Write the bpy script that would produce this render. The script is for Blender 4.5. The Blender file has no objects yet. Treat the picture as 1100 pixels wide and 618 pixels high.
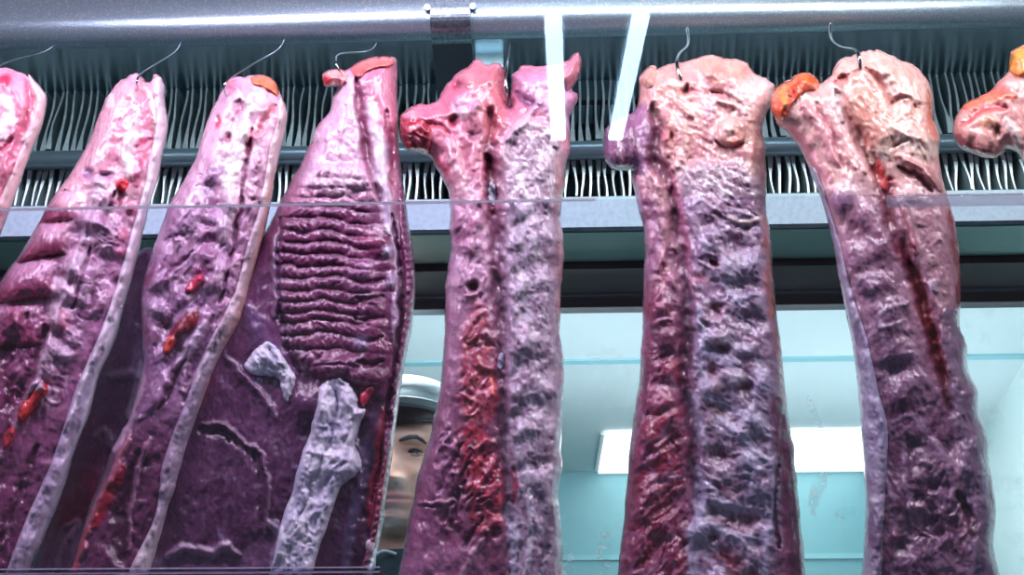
import bpy, bmesh, math, random
import numpy as np
from mathutils import Vector

random.seed(7)
GRID = 1.4            # spacing of the grid that carries the meat surfaces

scene = bpy.context.scene
COL = scene.collection

# ------------------------------------------------------------------ camera
W, H, F = 1100.0, 618.0, 1100.0
CAMZ = 1.25
PITCH, YAW = math.radians(24.0), math.radians(2.0)
CAM = np.array([0.0, 0.0, CAMZ])
_R = lambda v: np.array([v[0]*math.cos(YAW)-v[1]*math.sin(YAW), v[0]*math.sin(YAW)+v[1]*math.cos(YAW), v[2]])
RIGHT = _R((1, 0, 0)); FWD = _R((0, math.cos(PITCH), math.sin(PITCH))); UP = _R((0, -math.sin(PITCH), math.cos(PITCH)))

def ray(px, py):
    px = np.asarray(px, float); py = np.asarray(py, float)
    a = ((px-W/2)/F)[..., None]; b = (-(py-H/2)/F)[..., None]
    return RIGHT*a + UP*b + FWD

def P(px, py, Y):
    """world point of a photo position on the vertical plane y = Y"""
    d = ray(px, py); t = (np.asarray(Y, float)/d[..., 1])[..., None]
    return CAM + d*t

def PV(px, py, Y): return Vector(P(px, py, Y))
def PZ(px, py, z):
    d = ray(px, py); return Vector(CAM + d*((z-CAMZ)/d[..., 2]))

cam_d = bpy.data.cameras.new('camera'); cam = bpy.data.objects.new('camera', cam_d); COL.objects.link(cam)
cam_d.sensor_width = 36.0; cam_d.lens = 36.0*F/W; cam_d.clip_start = 0.02
cam.location = CAM; cam.rotation_euler = (math.pi/2+PITCH, 0, YAW)
scene.camera = cam

# ------------------------------------------------------------------ helpers
def s2l(c):
    c = np.asarray(c, float)/255.0
    return np.where(c <= .04045, c/12.92, ((c+.055)/1.055)**2.4)
def rgba(c): return tuple(s2l(c)) + (1.0,)

def tag(o, label=None, cat=None, group=None, kind=None):
    if label: o['label'] = label
    if cat: o['category'] = cat
    if group: o['group'] = group
    if kind: o['kind'] = kind
    return o
def empty(name, loc, label, cat, group=None):
    o = bpy.data.objects.new(name, None); COL.objects.link(o); o.location = loc; o.empty_display_size = .05
    return tag(o, label, cat, group)
def link(name, me, mat, parent=None):
    o = bpy.data.objects.new(name, me); COL.objects.link(o)
    if mat: me.materials.append(mat)
    if parent:
        o.parent = parent; o.matrix_parent_inverse = parent_inv(parent)
    return o
def parent_inv(p):
    from mathutils import Matrix
    m = Matrix.Translation(p.location)
    q = p.parent
    while q: m = Matrix.Translation(q.location) @ m; q = q.parent
    return m.inverted()

def np_mesh(name, co, quads, cols=None):
    me = bpy.data.meshes.new(name)
    n, m = len(co), len(quads)
    me.vertices.add(n); me.vertices.foreach_set('co', np.ascontiguousarray(co, dtype=np.float32).ravel())
    me.loops.add(m*4); me.loops.foreach_set('vertex_index', np.ascontiguousarray(quads, dtype=np.int32).ravel())
    me.polygons.add(m); me.polygons.foreach_set('loop_start', np.arange(0, m*4, 4, dtype=np.int32))
    me.polygons.foreach_set('use_smooth', np.ones(m, dtype=bool))
    me.update(calc_edges=True)
    if cols is not None:
        at = me.color_attributes.new('Col', 'FLOAT_COLOR', 'POINT')
        at.data.foreach_set('color', np.ascontiguousarray(np.hstack([cols, np.ones((n, 1))]), dtype=np.float32).ravel())
    me.validate()
    return me

class MB:
    """collects boxes, prisms and tubes into one mesh"""
    def __init__(s): s.bm = bmesh.new()
    def hexa(s, pts):                     # 8 points: 4 bottom loop, 4 top loop
        v = [s.bm.verts.new(p) for p in pts]
        for f in ((0,3,2,1),(4,5,6,7),(0,1,5,4),(1,2,6,5),(2,3,7,6),(3,0,4,7)): s.bm.faces.new([v[i] for i in f])
    def box(s, a, b):
        x0,y0,z0 = a; x1,y1,z1 = b
        s.hexa([(x0,y0,z0),(x1,y0,z0),(x1,y1,z0),(x0,y1,z0),(x0,y0,z1),(x1,y0,z1),(x1,y1,z1),(x0,y1,z1)])
    def extrude_x(s, prof, x0, x1, closed=True):   # prof: list of (y, z)
        a = [s.bm.verts.new((x0, y, z)) for y, z in prof]; b = [s.bm.verts.new((x1, y, z)) for y, z in prof]
        n = len(prof)
        for i in range(n if closed else n-1):
            j = (i+1) % n; s.bm.faces.new((a[i], a[j], b[j], b[i]))
        if closed: s.bm.faces.new(a[::-1]); s.bm.faces.new(b)
    def tube(s, pts, r, seg=10, cap=True):
        pts = [Vector(p) for p in pts]; n = len(pts)
        rs = r if isinstance(r, (list, tuple)) else [r]*n
        rings = []; prev = None
        for i, p in enumerate(pts):
            t = (pts[min(i+1, n-1)]-pts[max(i-1, 0)]).normalized()
            if prev is None:
                u = t.orthogonal().normalized()
            else:
                u = (prev - t*prev.dot(t)).normalized()
            prev = u; w = t.cross(u)
            rings.append([s.bm.verts.new(p+(u*math.cos(a)+w*math.sin(a))*rs[i]) for a in [2*math.pi*k/seg for k in range(seg)]])
        for i in range(n-1):
            for k in range(seg):
                l = (k+1) % seg; s.bm.faces.new((rings[i][k], rings[i][l], rings[i+1][l], rings[i+1][k]))
        if cap: s.bm.faces.new(rings[0][::-1]); s.bm.faces.new(rings[-1])
    def build(s, name, mat, parent=None, smooth=False, bevel=0, seg=2):
        bmesh.ops.recalc_face_normals(s.bm, faces=s.bm.faces)
        if smooth:
            for f in s.bm.faces: f.smooth = True
        me = bpy.data.meshes.new(name); s.bm.to_mesh(me); s.bm.free()
        o = link(name, me, mat, parent)
        if bevel:
            m = o.modifiers.new('bevel', 'BEVEL'); m.width = bevel; m.segments = seg; m.limit_method = 'ANGLE'
        return o

def spline(pts, n=8, closed=False):
    p = np.asarray(pts, float); N = len(p); out = []
    rng = range(N) if closed else range(N-1)
    for i in rng:
        if closed: a, b, c, d = p[(i-1) % N], p[i], p[(i+1) % N], p[(i+2) % N]
        else: a, b, c, d = p[max(i-1,0)], p[i], p[i+1], p[min(i+2, N-1)]
        for k in range(n):
            t = k/n
            out.append(.5*((2*b)+(-a+c)*t+(2*a-5*b+4*c-d)*t*t+(-a+3*b-3*c+d)*t**3))
    if not closed: out.append(p[-1])
    return np.array(out)

# ---- noise
_rs = np.random.RandomState(11)
_TAB = _rs.rand(256, 256)
def vnoise(x, y):
    xi = np.floor(x).astype(int); yi = np.floor(y).astype(int); fx = x-xi; fy = y-yi
    fx = fx*fx*fx*(fx*(fx*6-15)+10); fy = fy*fy*fy*(fy*(fy*6-15)+10)
    a = _TAB[xi & 255, yi & 255]; b = _TAB[(xi+1) & 255, yi & 255]; c = _TAB[xi & 255, (yi+1) & 255]; d = _TAB[(xi+1) & 255, (yi+1) & 255]
    return (a*(1-fx)+b*fx)*(1-fy)+(c*(1-fx)+d*fx)*fy
def fbm(x, y, o=4, seed=0):
    s = 0; a = 1; t = 0
    for k in range(o):
        s = s+a*(vnoise(x*2**k+17.3*k+seed*31.7, y*2**k+9.1*k+seed*13.1)-.5)*2; t += a; a *= .52
    return s/t
def ridged(x, y, o=3, seed=0):
    s = 0; a = 1; t = 0
    for k in range(o):
        s = s+a*(1-np.abs(vnoise(x*2**k+17.3*k+seed*31.7, y*2**k+9.1*k+seed*13.1)-.5)*2); t += a; a *= .5
    return s/t
def sstep(a, b, x):
    t = np.clip((x-a)/(b-a), 0, 1); return t*t*(3-2*t)

def seg_dist(px, py, poly, closed):
    p = np.asarray(poly, float); n = len(p); best = np.full(px.shape, 1e9); bx = np.zeros_like(px); by = np.zeros_like(px); bt = np.zeros_like(px)
    for i in range(n if closed else max(n-1, 1)):
        a = p[i]; b = p[(i+1) % n] if n > 1 else a
        d = b-a; L = d@d
        t = np.clip(((px-a[0])*d[0]+(py-a[1])*d[1])/L, 0, 1) if L > 1e-9 else np.zeros_like(px)
        qx = a[0]+t*d[0]; qy = a[1]+t*d[1]; dd = (px-qx)**2+(py-qy)**2
        m = dd < best; best = np.where(m, dd, best); bx = np.where(m, qx, bx); by = np.where(m, qy, by); bt = np.where(m, (i+t)/max(n-1, 1), bt)
    if not closed: return np.sqrt(best), bt, bt
    return np.sqrt(best), bx, by
def inside(px, py, poly):
    p = np.asarray(poly, float); n = len(p); r = np.zeros(px.shape, bool)
    for i in range(n):
        a = p[i]; b = p[(i+1) % n]
        if a[1] == b[1]: continue
        c = ((a[1] > py) != (b[1] > py)) & (px < (b[0]-a[0])*(py-a[1])/(b[1]-a[1])+a[0]); r ^= c
    return r
def sdf(px, py, poly):
    d, bx, by = seg_dist(px, py, poly, True)
    return np.where(inside(px, py, poly), d, -d), bx, by

def rough_outline(pts, jit=1.2, n=6, seed=0):
    s = spline(pts, n, True)
    k = np.arange(len(s))
    s = s + jit*np.stack([fbm(k*.35+seed, k*0+seed, 3, seed), fbm(k*.35+50, k*0+seed, 3, seed+5)], 1)
    return s

# ---- palette of raw meat (sRGB)
PINK=(226,158,172); ROSE=(205,112,136); LILAC=(184,140,176); PURPLE=(136,76,112); DEEP=(92,38,70); PLUM=(112,54,92)
FAT=(244,228,232); FATB=(200,198,222); RED=(200,44,62); DKRED=(132,22,44); ORANGE=(246,112,58); SALMON=(232,146,134); MEMB=(176,150,176); CREAM=(240,206,196)

class Slab:
    """a piece of hanging meat: an outline, a thickness and carved detail"""
    def __init__(s, outline, Y, T=26, R=30, back=18, base=PINK, seed=0, warp=3.8, jit=1.2, fibre=(0, 1), rough=1.0, grad=None, tilt=0.0, y0=70):
        s.poly = rough_outline(outline, jit, 6, seed); s.Y = Y; s.T = T; s.R = R; s.back = back; s.base = base; s.seed = seed
        s.warp = warp; s.f = np.array(fibre, float)/np.hypot(*fibre); s.rough = rough; s.ops = []; s.grad = grad; s.tilt = tilt; s.y0 = y0
    def line(s, pts, w, h=0, col=None, a=.8, p=1.0, warp=None): s.ops.append(('L', spline(pts, 4) if len(pts) > 2 else np.array(pts, float), w, h, col, a, p, warp)); return s
    def blob(s, x, y, rx, ry, h=0, col=None, a=.8, ang=0, p=1.0): s.ops.append(('B', (x, y, rx, ry, math.radians(ang)), h, col, a, p)); return s
    def area(s, pts, soft, h=0, col=None, a=.8): s.ops.append(('A', spline(pts, 3, True), soft, h, col, a)); return s
    def tear(s, pts, soft, amp, cols, sc=10, ang=60, a=.8, asp=2.4, seed=0):
        """a patch of torn or wrinkled flesh: ridges along one direction, colours in streaks"""
        poly = spline(pts, 3, True); an = math.radians(ang); ca, sa = math.cos(an), math.sin(an)
        def f(px, py, wx, wy, rel, c, edge):
            lo = poly.min(0)-soft-12; hi = poly.max(0)+soft+12
            i = np.nonzero((px > lo[0]) & (px < hi[0]) & (py > lo[1]) & (py < hi[1]))[0]
            if not len(i): return rel, c
            x, y = wx[i], wy[i]; d, _, _ = sdf(x, y, poly); k = np.clip(.5+d/(2*soft), 0, 1); k = k*k*(3-2*k)
            u = (-px[i]*sa+py[i]*ca)/sc+.9*fbm(x/(sc*2.2), y/(sc*2.2), 2, s.seed+seed); v = (px[i]*ca+py[i]*sa)/(sc*asp)
            n = ridged(u, v+.5*fbm(x/sc, y/sc, 2, seed+3), 3, s.seed+seed+40); rel[i] += amp*(n-.58)*k*edge[i]*1.6
            q = np.clip((fbm(u*.8, v, 3, s.seed+seed+50)*1.3+.5), 0, .999)*len(cols); L_ = np.array([s2l(z_) for z_ in cols]); j = np.minimum(q.astype(int), len(cols)-1); j2 = np.minimum(j+1, len(cols)-1); t = sstep(.2, .8, q-j)[:, None]
            cc = L_[j]*(1-t)+L_[j2]*t; al = (k*a)[:, None]; c[i] = c[i]*(1-al)+cc*al
            return rel, c
        s.ops.append(('F', f)); return s
    def fn(s, f): s.ops.append(('F', f)); return s
    def planeY(s, py): return s.Y + s.tilt*(py-s.y0)/1000.0
    def eval(s, px, py, sd):
        wx = px + s.warp*fbm(px/22, py/22, 3, s.seed+1)+ .35*s.warp*fbm(px/6, py/6, 2, s.seed+3)
        wy = py + s.warp*fbm(px/22, py/22, 3, s.seed+2)+ .35*s.warp*fbm(px/6, py/6, 2, s.seed+4)
        d = np.clip(sd, 0, None)
        q = np.clip(d/s.R, 0, 1); rel = s.T*np.sqrt(np.clip(1-(1-q)**2, 0, 1))
        c = np.tile(s2l(s.base), (len(px), 1))
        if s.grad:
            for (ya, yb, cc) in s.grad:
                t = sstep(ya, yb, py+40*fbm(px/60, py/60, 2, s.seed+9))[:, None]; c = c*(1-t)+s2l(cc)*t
        edge = sstep(0, 7, d)
        # broad and fibrous relief
        u = px*s.f[1]-py*s.f[0]; v = px*s.f[0]+py*s.f[1]
        fib = ridged(u/7+fbm(px/30, py/30, 2, s.seed)*1.5, v/60, 3, s.seed+6)
        rel = rel + edge*s.rough*(4.5*fbm(px/42, py/42, 3, s.seed+7) + 2.6*(fib-.6) + 2.2*fbm(px/13, py/13, 4, s.seed+8) + 1.3*(ridged(u/4.5+fbm(px/18, py/18, 2, s.seed+5)*1.6, v/24, 2, s.seed+16)-.6))
        m = (fbm(u/9, v/70, 3, s.seed+12)*.5+.5)[:, None]
        c = c*(.86+.3*m)
        for o in s.ops:
            if o[0] == 'F':
                rel, c = o[1](px, py, wx, wy, rel, c, edge); continue
            if o[0] == 'L':
                _, pts, w, h, col, a, p, wp = o
                lo = pts.min(0)-w-12; hi = pts.max(0)+w+12
                idx = np.nonzero((px > lo[0]) & (px < hi[0]) & (py > lo[1]) & (py < hi[1]))[0]
                if not len(idx): continue
                dd, bt, _ = seg_dist(wx[idx], wy[idx], pts, False); wl = w*(.4+.6*np.sqrt(np.clip(4*bt*(1-bt), 0, 1)))*(1+.35*fbm(px[idx]/13, py[idx]/13, 2, s.seed+21)); k = np.clip(1-dd/wl, 0, 1); h = h*.8*(1+.45*fbm(px[idx]/16, py[idx]/16, 2, s.seed+22))
            elif o[0] == 'B':
                _, (x, y, rx, ry, an), h, col, a, p = o
                rr = max(rx, ry)+12; idx = np.nonzero((np.abs(px-x) < rr) & (np.abs(py-y) < rr))[0]
                if not len(idx): continue
                dx = wx[idx]-x; dy = wy[idx]-y; e = (dx*math.cos(an)+dy*math.sin(an))/rx; g = (-dx*math.sin(an)+dy*math.cos(an))/ry
                k = np.clip(1-np.sqrt(e*e+g*g), 0, 1)
            else:
                _, pts, soft, h, col, a = o; p = 1
                lo = pts.min(0)-soft-12; hi = pts.max(0)+soft+12
                idx = np.nonzero((px > lo[0]) & (px < hi[0]) & (py > lo[1]) & (py < hi[1]))[0]
                if not len(idx): continue
                sd2, _, _ = sdf(wx[idx], wy[idx], pts); k = np.clip(.5+sd2/(2*soft), 0, 1)
            wgt = k*k*(3-2*k)
            rel[idx] += h*wgt**p*edge[idx]
            if col is not None:
                al = np.clip(a*np.clip(wgt*1.6, 0, 1), 0, 1)[:, None]; c[idx] = c[idx]*(1-al)+s2l(col)*al
        return rel, np.clip(c, 0, 1)
    def mesh(s, name, g=None, host=None, lift=0):
        g = g or GRID; poly = s.poly
        # the piece reaches well past what is seen; outside the field the grid may be coarser
        lo = poly.min(0)-g; hi = poly.max(0)+g
        xs = np.arange(lo[0], hi[0]+g, g); ys = np.arange(lo[1], hi[1]+g, g)
        nx, ny = len(xs), len(ys)
        cx, cy = np.meshgrid(xs[:-1]+g/2, ys[:-1]+g/2); cin = inside(cx.ravel(), cy.ravel(), poly).reshape(ny-1, nx-1)
        pad = np.zeros((ny+1, nx+1), bool); pad[1:-1, 1:-1] = cin
        cnt = pad[:-1, :-1].astype(int)+pad[1:, :-1]+pad[:-1, 1:]+pad[1:, 1:]
        used = cnt > 0; bnd = used & (cnt < 4)
        gx, gy = np.meshgrid(xs, ys)
        ui = np.nonzero(used.ravel())[0]; idx = np.full(nx*ny, -1); idx[ui] = np.arange(len(ui))
        px = gx.ravel()[ui].copy(); py = gy.ravel()[ui].copy(); b = bnd.ravel()[ui]
        sd, qx, qy = sdf(px, py, poly)
        px[b] = qx[b]; py[b] = qy[b]; sd[b] = 0
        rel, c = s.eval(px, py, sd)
        rel[b] = 0
        if host is not None:
            hsd, _, _ = sdf(px, py, host.poly); hr, _ = host.eval(px, py, np.clip(hsd, 0, None))
            Yb = host.planeY(py)
            rel = rel+hr+lift; bk = hr-6.0; rel[b] = hr[b]-1.5+lift*.3
            Yf = Yb-rel/1000.0; Yk = Yb-bk/1000.0
        else:
            Yb = s.planeY(py); Yf = Yb-rel/1000.0
            q = np.clip(sd/s.R, 0, 1); Yk = Yb+s.back/1000.0*np.sqrt(np.clip(1-(1-q)**2, 0, 1))
        front = P(px, py, Yf)
        nb = np.nonzero(~b)[0]; kidx = np.arange(len(px)); kidx[nb] = len(px)+np.arange(len(nb))
        backp = P(px[nb], py[nb], Yk[nb])
        jj, ii = np.nonzero(cin)
        A = idx[jj*nx+ii]; B = idx[jj*nx+ii+1]; C = idx[(jj+1)*nx+ii+1]; D = idx[(jj+1)*nx+ii]
        fq = np.stack([A, D, C, B], 1); bq = np.stack([kidx[A], kidx[B], kidx[C], kidx[D]], 1)
        # where all four corners lie on the outline front and back would coincide
        deg = b[A] & b[B] & b[C] & b[D]; bq = bq[~deg]
        return np_mesh(name, np.vstack([front, backp]), np.vstack([fq, bq]), np.vstack([c, c[nb]]))
    def anchor(s): p = s.poly; k = p[:, 1].argmin(); return Vector(P(p[k, 0], p[k, 1], s.planeY(p[k, 1])))

# ------------------------------------------------------------------ materials
def nodes(name):
    m = bpy.data.materials.new(name); m.use_nodes = True; nt = m.node_tree
    return m, nt, nt.nodes['Principled BSDF'], nt.links.new
def pmat(name, col, rough=.5, metal=0, spec=.5, noise=None, bump=None, coat=0, emit=None, var=None):
    m, nt, b, L = nodes(name)
    b.inputs['Base Color'].default_value = rgba(col); b.inputs['Roughness'].default_value = rough; b.inputs['Metallic'].default_value = metal
    b.inputs['Specular IOR Level'].default_value = spec; b.inputs['Coat Weight'].default_value = coat
    tc = nt.nodes.new('ShaderNodeTexCoord')
    if var:                                     # (second colour, scale, contrast lo, hi)
        n = nt.nodes.new('ShaderNodeTexNoise'); n.inputs['Scale'].default_value = var[1]; n.inputs['Detail'].default_value = 6
        L(tc.outputs['Object'], n.inputs['Vector'])
        r = nt.nodes.new('ShaderNodeMapRange'); r.inputs[1].default_value = var[2]; r.inputs[2].default_value = var[3]; L(n.outputs['Fac'], r.inputs[0])
        mx = nt.nodes.new('ShaderNodeMix'); mx.data_type = 'RGBA'; mx.inputs[6].default_value = rgba(col); mx.inputs[7].default_value = rgba(var[0])
        L(r.outputs[0], mx.inputs[0]); L(mx.outputs[2], b.inputs['Base Color'])
    if bump:                                    # (scale, strength, distance)
        n = nt.nodes.new('ShaderNodeTexNoise'); n.inputs['Scale'].default_value = bump[0]; n.inputs['Detail'].default_value = 5
        L(tc.outputs['Object'], n.inputs['Vector'])
        bp = nt.nodes.new('ShaderNodeBump'); bp.inputs['Strength'].default_value = bump[1]; bp.inputs['Distance'].default_value = bump[2]
        L(n.outputs['Fac'], bp.inputs['Height']); L(bp.outputs[0], b.inputs['Normal'])
    if emit:
        b.inputs['Emission Color'].default_value = rgba(emit[0]); b.inputs['Emission Strength'].default_value = emit[1]
    return m

def meat_material(name, r0=.16, r1=.36, sss=.05, coat=.25):
    m, nt, b, L = nodes(name)
    at = nt.nodes.new('ShaderNodeAttribute'); at.attribute_name = 'Col'
    tc = nt.nodes.new('ShaderNodeTexCoord')
    n1 = nt.nodes.new('ShaderNodeTexNoise'); n1.inputs['Scale'].default_value = 90; n1.inputs['Detail'].default_value = 6; n1.inputs['Roughness'].default_value = .65
    mp = nt.nodes.new('ShaderNodeMapping'); mp.inputs['Scale'].default_value = (1, 1, .4); L(tc.outputs['Object'], mp.inputs['Vector']); L(mp.outputs[0], n1.inputs['Vector'])
    r = nt.nodes.new('ShaderNodeMapRange'); r.inputs[1].default_value = .3; r.inputs[2].default_value = .7; r.inputs[3].default_value = .78; r.inputs[4].default_value = 1.2
    L(n1.outputs['Fac'], r.inputs[0])
    mul = nt.nodes.new('ShaderNodeVectorMath'); mul.operation = 'SCALE'; L(at.outputs['Color'], mul.inputs[0]); L(r.outputs[0], mul.inputs['Scale'])
    L(mul.outputs[0], b.inputs['Base Color'])
    r2 = nt.nodes.new('ShaderNodeMapRange'); r2.inputs[1].default_value = .35; r2.inputs[2].default_value = .65; r2.inputs[3].default_value = r0; r2.inputs[4].default_value = r1
    n2 = nt.nodes.new('ShaderNodeTexNoise'); n2.inputs['Scale'].default_value = 45; n2.inputs['Detail'].default_value = 3; L(tc.outputs['Object'], n2.inputs['Vector'])
    L(n2.outputs['Fac'], r2.inputs[0]); L(r2.outputs[0], b.inputs['Roughness'])
    n3 = nt.nodes.new('ShaderNodeTexNoise'); n3.inputs['Scale'].default_value = 190; n3.inputs['Detail'].default_value = 5; L(mp.outputs[0], n3.inputs['Vector'])
    bp = nt.nodes.new('ShaderNodeBump'); bp.inputs['Strength'].default_value = .6; bp.inputs['Distance'].default_value = .0026
    L(n3.outputs['Fac'], bp.inputs['Height']); L(bp.outputs[0], b.inputs['Normal'])
    b.inputs['Subsurface Weight'].default_value = sss; b.inputs['Subsurface Radius'].default_value = (1, .35, .3); b.inputs['Subsurface Scale'].default_value = .006
    b.inputs['Coat Weight'].default_value = coat; b.inputs['Coat Roughness'].default_value = .1
    b.inputs['Specular IOR Level'].default_value = .5
    return m
M_MEAT = meat_material('raw_meat'); M_FAT = meat_material('meat_fat', .28, .5, .1, .1)

def glass_material(name, tint=(255, 255, 255), refl=1.0, dirt=0.0, dirt_col=(220, 240, 240), scale=6, lo=.6, hi=.85, ior=1.5):
    m = bpy.data.materials.new(name); m.use_nodes = True; nt = m.node_tree; L = nt.links.new; nt.nodes.clear()
    out = nt.nodes.new('ShaderNodeOutputMaterial'); tr = nt.nodes.new('ShaderNodeBsdfTransparent'); tr.inputs[0].default_value = rgba(tint)
    gl = nt.nodes.new('ShaderNodeBsdfGlossy'); gl.inputs['Roughness'].default_value = .0
    fr = nt.nodes.new('ShaderNodeFresnel'); fr.inputs['IOR'].default_value = ior
    ge = nt.nodes.new('ShaderNodeNewGeometry'); mu = nt.nodes.new('ShaderNodeMath'); mu.operation = 'SUBTRACT'; mu.use_clamp = True; L(fr.outputs[0], mu.inputs[0]); L(ge.outputs['Backfacing'], mu.inputs[1])
    mx = nt.nodes.new('ShaderNodeMixShader'); L(mu.outputs[0], mx.inputs[0]); L(tr.outputs[0], mx.inputs[1]); L(gl.outputs[0], mx.inputs[2])
    last = mx
    if dirt:
        tc = nt.nodes.new('ShaderNodeTexCoord'); n = nt.nodes.new('ShaderNodeTexNoise'); n.inputs['Scale'].default_value = scale; n.inputs['Detail'].default_value = 7; n.inputs['Roughness'].default_value = .62
        L(tc.outputs['Object'], n.inputs['Vector'])
        r = nt.nodes.new('ShaderNodeMapRange'); r.inputs[1].default_value = lo; r.inputs[2].default_value = hi; r.inputs[3].default_value = 0; r.inputs[4].default_value = dirt; L(n.outputs['Fac'], r.inputs[0])
        df = nt.nodes.new('ShaderNodeBsdfTranslucent'); df.inputs[0].default_value = rgba(dirt_col)
        df2 = nt.nodes.new('ShaderNodeBsdfDiffuse'); df2.inputs[0].default_value = rgba(dirt_col)
        ad = nt.nodes.new('ShaderNodeMixShader'); ad.inputs[0].default_value = .5; L(df.outputs[0], ad.inputs[1]); L(df2.outputs[0], ad.inputs[2])
        m2 = nt.nodes.new('ShaderNodeMixShader'); L(r.outputs[0], m2.inputs[0]); L(mx.outputs[0], m2.inputs[1]); L(ad.outputs[0], m2.inputs[2]); last = m2
    L(last.outputs[0], out.inputs['Surface'])
    return m


def edge_material(name, col, k=.6):
    m = bpy.data.materials.new(name); m.use_nodes = True; nt = m.node_tree; L = nt.links.new; nt.nodes.clear()
    out = nt.nodes.new('ShaderNodeOutputMaterial'); t = nt.nodes.new('ShaderNodeBsdfTranslucent'); t.inputs[0].default_value = rgba(col)
    g = nt.nodes.new('ShaderNodeBsdfGlossy'); g.inputs['Roughness'].default_value = .15; tr = nt.nodes.new('ShaderNodeBsdfTransparent')
    a = nt.nodes.new('ShaderNodeMixShader'); a.inputs[0].default_value = .25; L(t.outputs[0], a.inputs[1]); L(g.outputs[0], a.inputs[2])
    b = nt.nodes.new('ShaderNodeMixShader'); b.inputs[0].default_value = k; L(tr.outputs[0], b.inputs[1]); L(a.outputs[0], b.inputs[2]); L(b.outputs[0], out.inputs['Surface']); return m
# ------------------------------------------------------------------ the hanging meat
MEATY = 1.14
GRP = 'meat hanging in a row from the hooks'

def piece(kind, label, slab, parts=(), flesh='flesh', cat='meat', mat=None):
    root = empty(kind, slab.anchor(), label, cat, GRP)
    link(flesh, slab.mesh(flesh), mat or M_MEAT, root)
    for nm, sl, lift, lab, mt in parts:
        o = link(nm, sl.mesh(nm, host=slab, lift=lift), mt, root)
        if lab: o['label'] = lab
    return root

def part(outline, T, R, base, seed, **k):
    k.setdefault('warp', 2.0); k.setdefault('jit', .9)
    return Slab(outline, MEATY, T=T, R=R, base=base, seed=seed, **k)

# --- A: the piece cut off by the left edge of the view
A = Slab([(-30,66),(-4,72),(12,74),(24,79),(36,85),(47,98),(50,108),(45,135),(33,165),(20,200),(5,240),(-18,300),(-45,380),(-85,480),(-120,600),(-150,720),(-240,715),(-215,560),(-180,400),(-140,250),(-100,120),(-60,76)],
         1.10, T=30, R=26, base=(236,150,172), seed=3, grad=[(230, 480, PURPLE)], fibre=(-.35, 1))
A.line([(27,84),(33,112),(24,142),(10,175)], 7, -7, (200,88,120), .7).line([(40,95),(46,112),(36,140),(24,150)], 9, 4, FAT, .8)
A.blob(6,86,13,11,5,(212,40,88),.9).line([(2,102),(10,120),(4,150)], 10, 3, FAT, .9).line([(14,96),(22,120),(10,150)], 7, 3, (214,120,150), .7)
A.line([(18,140),(8,180),(-8,220)], 9, 5, (206,110,140), .7).line([(0,165),(14,150)], 4, -6, (190,70,110), .8).line([(-20,120),(-40,200),(-60,300)], 20, 5, FAT, .6)
Arim = part([(30,80),(47,98),(50,108),(45,135),(33,165),(20,200),(5,240),(-18,300),(-45,380),(-85,480),(-110,480),(-70,380),(-40,300),(-12,238),(6,198),(20,165),(31,136),(37,110)], 5, 6, (240,200,206), 31)

# --- B: second from the left
B_out = [(145,79),(152,82),(158,88),(163,87),(165,80),(172,82),(177,92),(177,108),(180,125),(180,140),(175,165),(169,195),(160,223),(153,255),(142,299),(136,320),(122,370),(107,403),(94,451),(81,483),(70,522),(50,572),(35,605),(20,640),(0,690),(-25,745),(-85,750),(-150,740),(-130,650),(-100,560),(-66,460),(-32,375),(-2,306),(20,275),(43,238),(55,214),(70,195),(92,160),(105,128),(112,110),(118,100),(126,90),(136,83)]
B = Slab(B_out, 1.12, T=34, R=26, base=(228,170,188), seed=5, grad=[(180, 330, (170,106,146)), (360, 560, (112,50,88))], fibre=(-.38, 1))
B.line([(119,102),(115,116)], 6, 2, FAT, .9).line([(143,128),(139,150),(134,170),(140,192)], 9, 5, FAT, .95).line([(158,95),(167,120),(166,150)], 6, 3, CREAM, .7)
B.line([(150,98),(156,120),(158,150),(150,175)], 12, -3, (212,116,142), .7).line([(128,130),(126,160),(118,180)], 12, -2, (216,130,158), .7).blob(140,100,16,10,3,(238,180,186),.7)
B.line([(147,158),(160,150)], 5, -5, (206,70,110), .7).line([(150,170),(146,200)], 9, 5, (196,90,130), .8)
B.blob(96,187,12,9,-7,(136,92,150),.7).blob(114,188,10,7,-6,(140,96,150),.7).blob(107,196,12,10,7,(222,190,206))
# three big folds of the flank
def Bfold(px, py, wx, wy, rel, c, edge):
    for (y0, y1, hA) in ((206, 240, 9), (240, 278, 12), (278, 322, 12), (322, 372, 8)):
        yy = wy+.12*(wx-50)
        t = (yy-y0)/(y1-y0); m = (t > 0) & (t < 1)
        lim = sstep(86-(y0-206)*.30, 70-(y0-206)*.32, wx)
        k = np.where(m, np.sin(np.pi*np.clip(t, 0, 1))**.6, 0)*lim
        rel = rel+k*hA*edge-8*lim*edge*np.where(m, sstep(.85, 1, t)+sstep(.12, 0, t), 0)*.6
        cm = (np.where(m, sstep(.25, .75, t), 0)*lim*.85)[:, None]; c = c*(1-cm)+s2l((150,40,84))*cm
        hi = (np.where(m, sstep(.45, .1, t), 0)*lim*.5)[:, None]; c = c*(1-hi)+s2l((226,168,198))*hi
        st = ridged((wx+.42*wy)/6.0, wy/60, 2, 44); rel = rel+np.where(m, (st-.6)*3.0, 0)*lim*edge
    return rel, c
B.fn(Bfold)
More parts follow.
